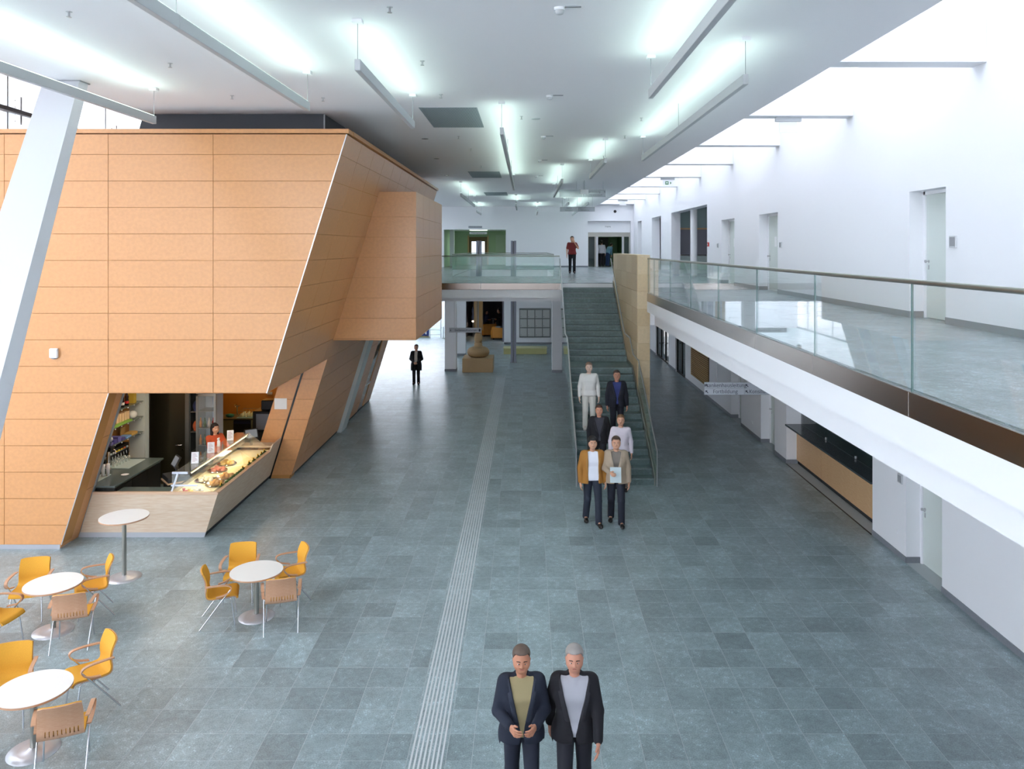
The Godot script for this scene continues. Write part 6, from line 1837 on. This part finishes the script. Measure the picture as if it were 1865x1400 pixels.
# o: skin, hair, hair_len, top ("shirt" | "jacket" | "coat"), col, shirt, legs, shoes, left, right (arm poses), stride, lean, head_turn, cell, base
func person(label: String, at: Vector3, turn: float, height: float, o: Dictionary) -> Node3D:
	var t := thing("person", label, "person", at, turn)
	t.scale = Vector3.ONE * (height / 1.75)
	var cell: float = o.get("cell", 0.022)
	var lean: float = o.get("lean", 0.0)
	var rot := func(p: Vector3) -> Vector3:
		return Vector3(0, 0.95, 0) + (p - Vector3(0, 0.95, 0)).rotated(Vector3.RIGHT, lean)
	var key := "p%d_" % taken["person"]
	var skin := mat(key + "skin", o.get("skin", c8(206, 156, 128)), 0.55)
	var stride: float = o.get("stride", 0.0)
	# legs
	var hip := []; var knee := []; var ankle := []; var toe := []
	for s in [-1, 1]:
		var f: float = stride * s
		hip.append(Vector3(s * 0.092, 0.92, 0))
		var fz := 0.30 * f
		var lift := 0.05 * maxf(0.0, -f)
		knee.append(Vector3(s * 0.098, 0.505 - absf(f) * 0.01, 0.03 + maxf(fz, 0.0) * 0.62 + minf(fz, 0.0) * 0.28))
		ankle.append(Vector3(s * 0.10, 0.085 + lift, -0.03 + fz))
		toe.append(Vector3(s * 0.115, 0.038 + (0.0 if f >= 0.0 else -0.004), 0.125 + fz))
	# arms
	var sh := []; var el := []; var wr := []
	var poses := [o.get("right", "hang"), o.get("left", "hang")]
	for i in 2:
		var s := -1.0 if i == 0 else 1.0
		var p: Array = ARMS[poses[i]]
		sh.append(rot.call(Vector3(s * 0.178, 1.415, -0.01)))
		el.append(rot.call(Vector3(s * p[0].x, p[0].y, p[0].z)))
		wr.append(rot.call(Vector3(s * p[1].x, p[1].y, p[1].z)))
	var torso := func(e: float) -> Array:
		return [[rot.call(Vector3(-0.125, 1.395, -0.012)), rot.call(Vector3(0.125, 1.395, -0.012)), 0.068 + e, 0.068 + e, 0.05],
			[rot.call(Vector3(-0.085, 1.27, 0.0)), rot.call(Vector3(0.085, 1.27, 0.0)), 0.108 + e, 0.108 + e, 0.07],
			[rot.call(Vector3(-0.06, 1.10, 0.0)), rot.call(Vector3(0.06, 1.10, 0.0)), 0.102 + e, 0.102 + e, 0.08],
			[rot.call(Vector3(-0.075, 0.96, -0.01)), rot.call(Vector3(0.075, 0.96, -0.01)), 0.108 + e, 0.108 + e, 0.07]]
	var arms := func(e: float, upto: float) -> Array:
		var r := []
		for i in 2:
			r.append([sh[i], el[i], 0.052 + e, 0.041 + e, 0.04])
			r.append([el[i], el[i].lerp(wr[i], upto), 0.041 + e, lerpf(0.041, 0.027, upto) + e * 1.1, 0.015])
		return r
	# head frame
	var hb: Transform3D = Transform3D(Basis(Vector3.UP, o.get("head_turn", 0.0)) * Basis(Vector3.RIGHT, lean * 0.5 + o.get("nod", 0.0)), rot.call(Vector3(0, 1.635, 0.015)))
	var hp := func(x: float, y: float, z: float) -> Vector3: return hb * Vector3(x, y, z)
	var hcell := minf(cell * 0.42, 0.008)
	var g := Geo.new()
	var pr: Array = torso.call(0.0) + arms.call(0.0, 1.0)
	pr.append([rot.call(Vector3(0, 1.40, -0.01)), hp.call(0, -0.09, -0.02), 0.062, 0.052, 0.03])
	for i in 2:
		pr.append([hip[i], knee[i], 0.082, 0.055, 0.05])
		pr.append([knee[i], ankle[i], 0.055, 0.036, 0.02])
		pr.append([ankle[i], toe[i], 0.036, 0.03, 0.02])
	flesh(g, pr, cell)
	flesh(g, [[hp.call(0, 0.045, -0.03), hp.call(0, 0.035, 0.008), 0.084, 0.080, 0.03], [hp.call(-0.02, -0.02, 0.02), hp.call(0.02, -0.02, 0.02), 0.068, 0.068, 0.03], [hp.call(-0.012, -0.072, 0.05), hp.call(0.012, -0.072, 0.05), 0.036, 0.036, 0.04],
		[hp.call(-0.035, 0.024, 0.073), hp.call(0.035, 0.024, 0.073), 0.013, 0.013, 0.015], [hp.call(0, 0.012, 0.086), hp.call(0, -0.022, 0.103), 0.008, 0.0125, 0.012], [hp.call(-0.012, -0.025, 0.094), hp.call(0.012, -0.025, 0.094), 0.009, 0.009, 0.008],
		[hp.call(-0.045, -0.025, 0.058), hp.call(-0.03, -0.03, 0.07), 0.022, 0.02, 0.02], [hp.call(0.045, -0.025, 0.058), hp.call(0.03, -0.03, 0.07), 0.022, 0.02, 0.02],
		[hp.call(-0.083, 0.012, -0.012), hp.call(-0.08, -0.022, -0.006), 0.013, 0.009, 0.008], [hp.call(0.083, 0.012, -0.012), hp.call(0.08, -0.022, -0.006), 0.013, 0.009, 0.008],
		[hp.call(-0.018, -0.05, 0.084), hp.call(0.018, -0.05, 0.084), 0.009, 0.009, 0.008], [hp.call(0, -0.05, -0.015), hp.call(0, -0.16, -0.03), 0.056, 0.058, 0.03]], hcell)
	for i in 2:
		var s := -1.0 if i == 0 else 1.0
		var d: Vector3 = (wr[i] - el[i]).normalized()
		var down := d.y < -0.55
		var palm := Vector3(-s, 0, 0.1) if down else (Vector3(0, -0.4, -1) if poses[i] != "folded" else Vector3(0, 0, -1))
		hand(g, wr[i] + d * 0.015, d, Vector3(0, 0, 1) if down else Vector3(0, 1, 0), palm, 0.0055 if cell < 0.02 else 0.007, 0.35 if down else 0.5)
	part(t, "body", g, skin)
	# face
	var ey := Geo.new(); var pu := Geo.new()
	for s in [-1, 1]:
		ey.ball(hp.call(s * 0.033, 0.004, 0.081), Vector3(0.014, 0.008, 0.010), 8, 6)
		pu.ball(hp.call(s * 0.033, 0.004, 0.0895), Vector3(0.0065, 0.0065, 0.004), 6, 4)
		pu.tube([hp.call(s * 0.016, 0.027, 0.092), hp.call(s * 0.035, 0.031, 0.089), hp.call(s * 0.054, 0.025, 0.074)], 0.0045, 5)
	part(t, "eyes", ey, mat("eye_white", c8(226, 222, 216), 0.3))
	part(t, "pupils", pu, mat("pupil", c8(44, 32, 26), 0.4))
	var lp := Geo.new()
	lp.tube([hp.call(-0.022, -0.05, 0.089), hp.call(0, -0.049, 0.096), hp.call(0.022, -0.05, 0.089)], 0.005, 5)
	part(t, "lips", lp, mat("lips", c8(168, 96, 88), 0.5))
	# hair
	var inv := hb.affine_inverse()
	var hl: float = o.get("hair_len", 0.0)
	var hair := Geo.new()
	var hpr := [[hp.call(0, 0.052, -0.034), hp.call(0, 0.05, 0.0), 0.094, 0.088, 0.02], [hp.call(0, 0.0, -0.05), hp.call(0, -0.04, -0.055), 0.072, 0.06, 0.03]]
	if hl > 0.0:
		for s in [-1, 1]:
			hpr.append([hp.call(s * 0.07, 0.02, -0.01), hp.call(s * 0.08, -hl, -0.015), 0.032, 0.03, 0.03])
		hpr.append([hp.call(-0.04, 0.0, -0.06), hp.call(-0.05, -hl - 0.03, -0.06), 0.055, 0.045, 0.03])
		hpr.append([hp.call(0.04, 0.0, -0.06), hp.call(0.05, -hl - 0.03, -0.06), 0.055, 0.045, 0.03])
	flesh(hair, hpr, hcell * 1.1, func(p: Vector3) -> float:
		var q := inv * p
		return minf(q.z - (0.005 if q.y < 0.03 else 0.005 + (q.y - 0.03) * 0.7), 0.085 - q.y) if hl <= 0.0 else minf(minf(q.z - 0.02, 0.055 - absf(q.x)), 0.07 - q.y))
	part(t, "hair", hair, mat(key + "hair", o.get("hair", c8(50, 36, 28)), 0.6))
	# trousers
	var tr := Geo.new()
	var tp := [[Vector3(-0.07, 0.97, -0.008), Vector3(0.07, 0.97, -0.008), 0.116, 0.116, 0.05]]
	for i in 2:
		tp.append([hip[i] + Vector3(0, 0.01, 0), knee[i], 0.098, 0.073, 0.03])
		tp.append([knee[i], ankle[i] + Vector3(0, -0.03, 0.01), 0.073, 0.068, 0.02])
	var ank: float = minf(ankle[0].y, ankle[1].y) - 0.058
	flesh(tr, tp, cell * 0.9, func(p: Vector3) -> float: return maxf(ank - p.y, p.y - 1.04))
	part(t, "trousers", tr, mat(key + "legs", o.get("legs", c8(36, 38, 48)), 0.8))
	# shoes
	var so := Geo.new()
	for i in 2:
		var a: Vector3 = ankle[i]
		flesh(so, [[Vector3(a.x, a.y - 0.042, a.z - 0.03), toe[i] + Vector3(0, 0.004, 0.0), 0.043, 0.042, 0.02], [a, Vector3(a.x, a.y - 0.04, a.z), 0.045, 0.045, 0.02], [toe[i], toe[i] + Vector3(0.004, -0.002, 0.035), 0.042, 0.032, 0.02]], minf(cell * 0.6, 0.012), func(p: Vector3) -> float: return (0.0 if stride == 0.0 else minf(a.y - 0.085, 0.0)) + 0.002 - p.y)
	part(t, "shoes", so, mat(key + "shoes", o.get("shoes", c8(24, 22, 22)), 0.4))
	# tops
	var top: String = o.get("top", "shirt")
	var shirt_col: Color = o.get("shirt", o.get("col", Color.WHITE))
	var neck: Vector3 = rot.call(Vector3(0, 1.47, 0.0))
	var irot := func(p: Vector3) -> Vector3: return Vector3(0, 0.95, 0) + (p - Vector3(0, 0.95, 0)).rotated(Vector3.RIGHT, -lean)
	var short: bool = o.get("short_sleeves", false)
	var sg := Geo.new()
	flesh(sg, torso.call(0.013) + (arms.call(0.013, 0.95) if not short else [[sh[0], sh[0].lerp(el[0], 0.75), 0.066, 0.06, 0.04], [sh[1], sh[1].lerp(el[1], 0.75), 0.066, 0.06, 0.04]]) + [[rot.call(Vector3(0, 1.41, -0.01)), rot.call(Vector3(0, 1.47, -0.005)), 0.075, 0.066, 0.02], [Vector3(-0.075, 0.93, -0.005), Vector3(0.075, 0.93, -0.005), 0.124, 0.124, 0.05]], cell * 0.9,
		func(p: Vector3) -> float:
			var q: Vector3 = irot.call(p)
			return maxf(maxf(q.y - 1.485 - q.z * 0.0 + maxf(0.0, q.z) * 0.35, 0.90 - q.y - (10.0 if absf(q.x) > 0.215 or q.z > 0.16 or q.z < -0.15 else 0.0)), -1.0))
	part(t, "shirt", sg, mat(key + "shirt", shirt_col, 0.8))
	if top != "shirt":
		var jk := Geo.new()
		var hem: float = 0.62 if top == "coat" else 0.84
		var jp: Array = torso.call(0.027) + arms.call(0.020, 0.98)
		jp.append([Vector3(-0.085, hem, -0.01), Vector3(0.085, hem, -0.01), 0.150, 0.150, 0.06])
		jp.append([Vector3(-0.08, 0.9, -0.01), Vector3(0.08, 0.9, -0.01), 0.142, 0.142, 0.06])
		if top == "coat":
			for yy in [0.84, 0.77, 0.70]:
				jp.append([Vector3(-0.085, yy, -0.01), Vector3(0.085, yy, -0.01), 0.146, 0.146, 0.06])
		jp.append([rot.call(Vector3(0, 1.40, -0.02)), rot.call(Vector3(0, 1.475, -0.025)), 0.085, 0.078, 0.02])
		var gap: float = o.get("gap", 0.10)
		var close: float = o.get("close", 1.05)
		flesh(jk, jp, cell * 0.9, func(p: Vector3) -> float:
			var q: Vector3 = irot.call(p)
			var w := 0.012 + gap * clampf((q.y - close) / (1.45 - close), 0.0, 1.0) if q.y > close else 0.012 + 0.05 * clampf((close - q.y) / 0.4, 0.0, 1.0)
			if o.get("open", false): w = gap * 0.8
			var side := absf(q.x) > 0.22 or q.z > 0.19
			return maxf(maxf(q.y - 1.50 + maxf(0.0, q.z) * 0.5, (hem - q.y) if not side else -1.0), minf(w - absf(q.x), q.z - 0.02) if not side else -1.0))
		var lp2 := Geo.new()
		if not o.get("open", false) or top == "jacket":
			flesh(lp2, [jp[0], jp[1], jp[2]].map(func(q): return [q[0], q[1], q[2] + 0.006, q[3] + 0.006, q[4]]), cell * 0.8, func(p: Vector3) -> float:
				var q: Vector3 = irot.call(p)
				var w := 0.012 + gap * clampf((q.y - close) / (1.45 - close), 0.0, 1.0)
				if o.get("open", false): w = gap * 0.8
				var wide := 0.05 * clampf((q.y - close) / 0.12, 0.0, 1.0) * (1.0 if q.y < 1.36 else 0.55)
				return maxf(maxf(q.y - 1.47, close - q.y), maxf(maxf(w - absf(q.x), absf(q.x) - w - wide), 0.02 - q.z)))
			if lp2.idx.size() > 0:
				part(t, "lapels", lp2, mat(key + "lapel", Color(o.get("col", Color.BLACK)).lightened(0.06), 0.8))
		part(t, "jacket" if top == "jacket" else "coat", jk, mat(key + "jacket", o.get("col", Color.BLACK), 0.85))
	return t

func build_people() -> void:
	var dark := c8(28, 29, 38)
	# two people in the foreground
	person("person in navy jacket and olive shirt walking at the bottom, left of two", V(-0.05, 0, 8.1), 0.06, 1.76, {"cell": 0.014, "skin": c8(190, 132, 104), "hair": c8(96, 80, 70), "top": "jacket", "col": c8(30, 36, 52), "shirt": c8(160, 146, 108), "legs": c8(32, 36, 52), "left": "carry", "right": "carry", "stride": 0.7, "gap": 0.11, "close": 0.95})
	person("person in black jacket and pale grey shirt walking at the bottom, right of two", V(0.50, 0, 8.1), -0.05, 1.77, {"cell": 0.014, "skin": c8(200, 142, 118), "hair": c8(150, 144, 140), "top": "jacket", "col": c8(24, 23, 30), "shirt": c8(172, 172, 180), "legs": c8(30, 30, 40), "left": "forward", "right": "back", "stride": -0.7, "gap": 0.13, "close": 0.92})
	# group at the foot of the stair
	person("person in tan jacket and white shirt with black hair before the stair", V(1.42, 0, 16.75), 0.1, 1.85, {"cell": 0.017, "hair": c8(22, 18, 18), "hair_len": 0.1, "top": "jacket", "col": c8(164, 112, 46), "shirt": c8(232, 234, 244), "legs": c8(38, 44, 58), "left": "hang", "right": "hang", "stride": 0.6, "gap": 0.13, "open": true})
	var p6 := person("person in beige jacket holding grey papers before the stair", V(1.93, 0, 16.75), -0.08, 1.85, {"cell": 0.017, "hair": c8(70, 52, 40), "top": "jacket", "col": c8(170, 152, 132), "shirt": c8(120, 112, 104), "legs": c8(26, 30, 44), "left": "hang", "right": "carry", "stride": 0.6, "gap": 0.09})
	part(p6, "papers", Geo.new().box(Vector3(-0.11, -0.15, -0.004), Vector3(0.11, 0.15, 0.004), 0.0, Transform3D(Basis(Vector3(1, 0, 0), -0.4), Vector3(-0.02, 1.07, 0.30))), mat("paper_grey", c8(190, 204, 208), 0.6))
	person("person in black jacket half hidden on the lowest stair step", V(1.83, FLOOR2 / 28.0, 19.62), 0.0, 1.78, {"cell": 0.02, "skin": c8(204, 146, 120), "hair": c8(72, 48, 38), "top": "jacket", "col": c8(26, 26, 32), "shirt": c8(60, 60, 70), "legs": dark})
	person("person in pale pink white shirt at the foot of the stair", V(2.32, 0, 19.15), -0.1, 1.80, {"cell": 0.02, "hair": c8(120, 86, 56), "top": "shirt", "col": c8(222, 212, 222), "legs": c8(96, 90, 84), "stride": 0.4})
	person("person in dark suit and blue shirt coming down the stair", V(2.42, FLOOR2 / 28.0 * 5, 20.85), 0.0, 1.80, {"cell": 0.02, "skin": c8(186, 134, 110), "hair": c8(60, 46, 40), "top": "jacket", "col": c8(24, 26, 38), "shirt": c8(44, 54, 110), "legs": c8(26, 28, 40)})
	person("person all in white clothes coming down the stair", V(1.70, FLOOR2 / 28.0 * 6, 21.16), 0.0, 1.80, {"cell": 0.02, "skin": c8(206, 176, 158), "hair": c8(112, 88, 74), "top": "shirt", "col": c8(214, 212, 208), "legs": c8(206, 204, 196), "shoes": c8(200, 198, 190)})
	# woman in the hall, man in red upstairs
	person("person in long black coat and white blouse standing with folded hands in the hall", V(-4.77, 0, 33.8), 0.0, 1.71, {"cell": 0.022, "hair": c8(64, 44, 32), "top": "coat", "col": c8(20, 21, 26), "shirt": c8(214, 212, 204), "legs": c8(20, 22, 28), "left": "folded", "right": "folded", "gap": 0.075, "open": true})
	person("person in red short sleeved shirt with raised hand on the upper floor", V(2.33, FLOOR2, 39.6), 0.0, 1.86, {"cell": 0.024, "hair": c8(60, 48, 42), "top": "shirt", "col": c8(128, 44, 44), "short_sleeves": true, "legs": c8(26, 27, 32), "left": "raised", "stride": 0.2})
	person("person in white shirt seen from behind in the far glazed door", V(5.16, FLOOR2, 53.4), PI, 1.78, {"cell": 0.028, "hair": c8(40, 32, 28), "top": "shirt", "col": c8(206, 206, 212), "legs": c8(26, 26, 32)})
	person("person in light blue shirt bending forward in the far glazed door", V(5.62, FLOOR2, 53.9), 2.3, 1.72, {"cell": 0.028, "hair": c8(60, 44, 36), "top": "shirt", "col": c8(112, 158, 186), "legs": c8(46, 70, 110), "lean": 0.6, "left": "forward", "right": "forward"})
	# cafe worker
	person("person with long black hair in orange top working in the cafe", V(-7.57, 0, 18.95), 0.9, 1.64, {"cell": 0.018, "hair": c8(34, 24, 24), "hair_len": 0.16, "top": "shirt", "col": c8(200, 84, 44), "legs": c8(44, 60, 74), "left": "reach", "right": "reach"})
	# two in the lounge
	person("person in dark blue shirt behind the lounge armchair, left of two", V(-2.72, 0, 53.4), 0.9, 1.62, {"cell": 0.028, "hair": c8(36, 30, 28), "top": "shirt", "col": c8(52, 60, 90), "legs": dark, "left": "carry", "right": "carry"})
	person("person in black clothes in the dark lounge, right of two", V(-1.86, 0, 52.6), -0.9, 1.78, {"cell": 0.028, "hair": c8(40, 30, 28), "top": "shirt", "col": c8(30, 30, 38), "legs": dark, "left": "carry", "right": "hang"})
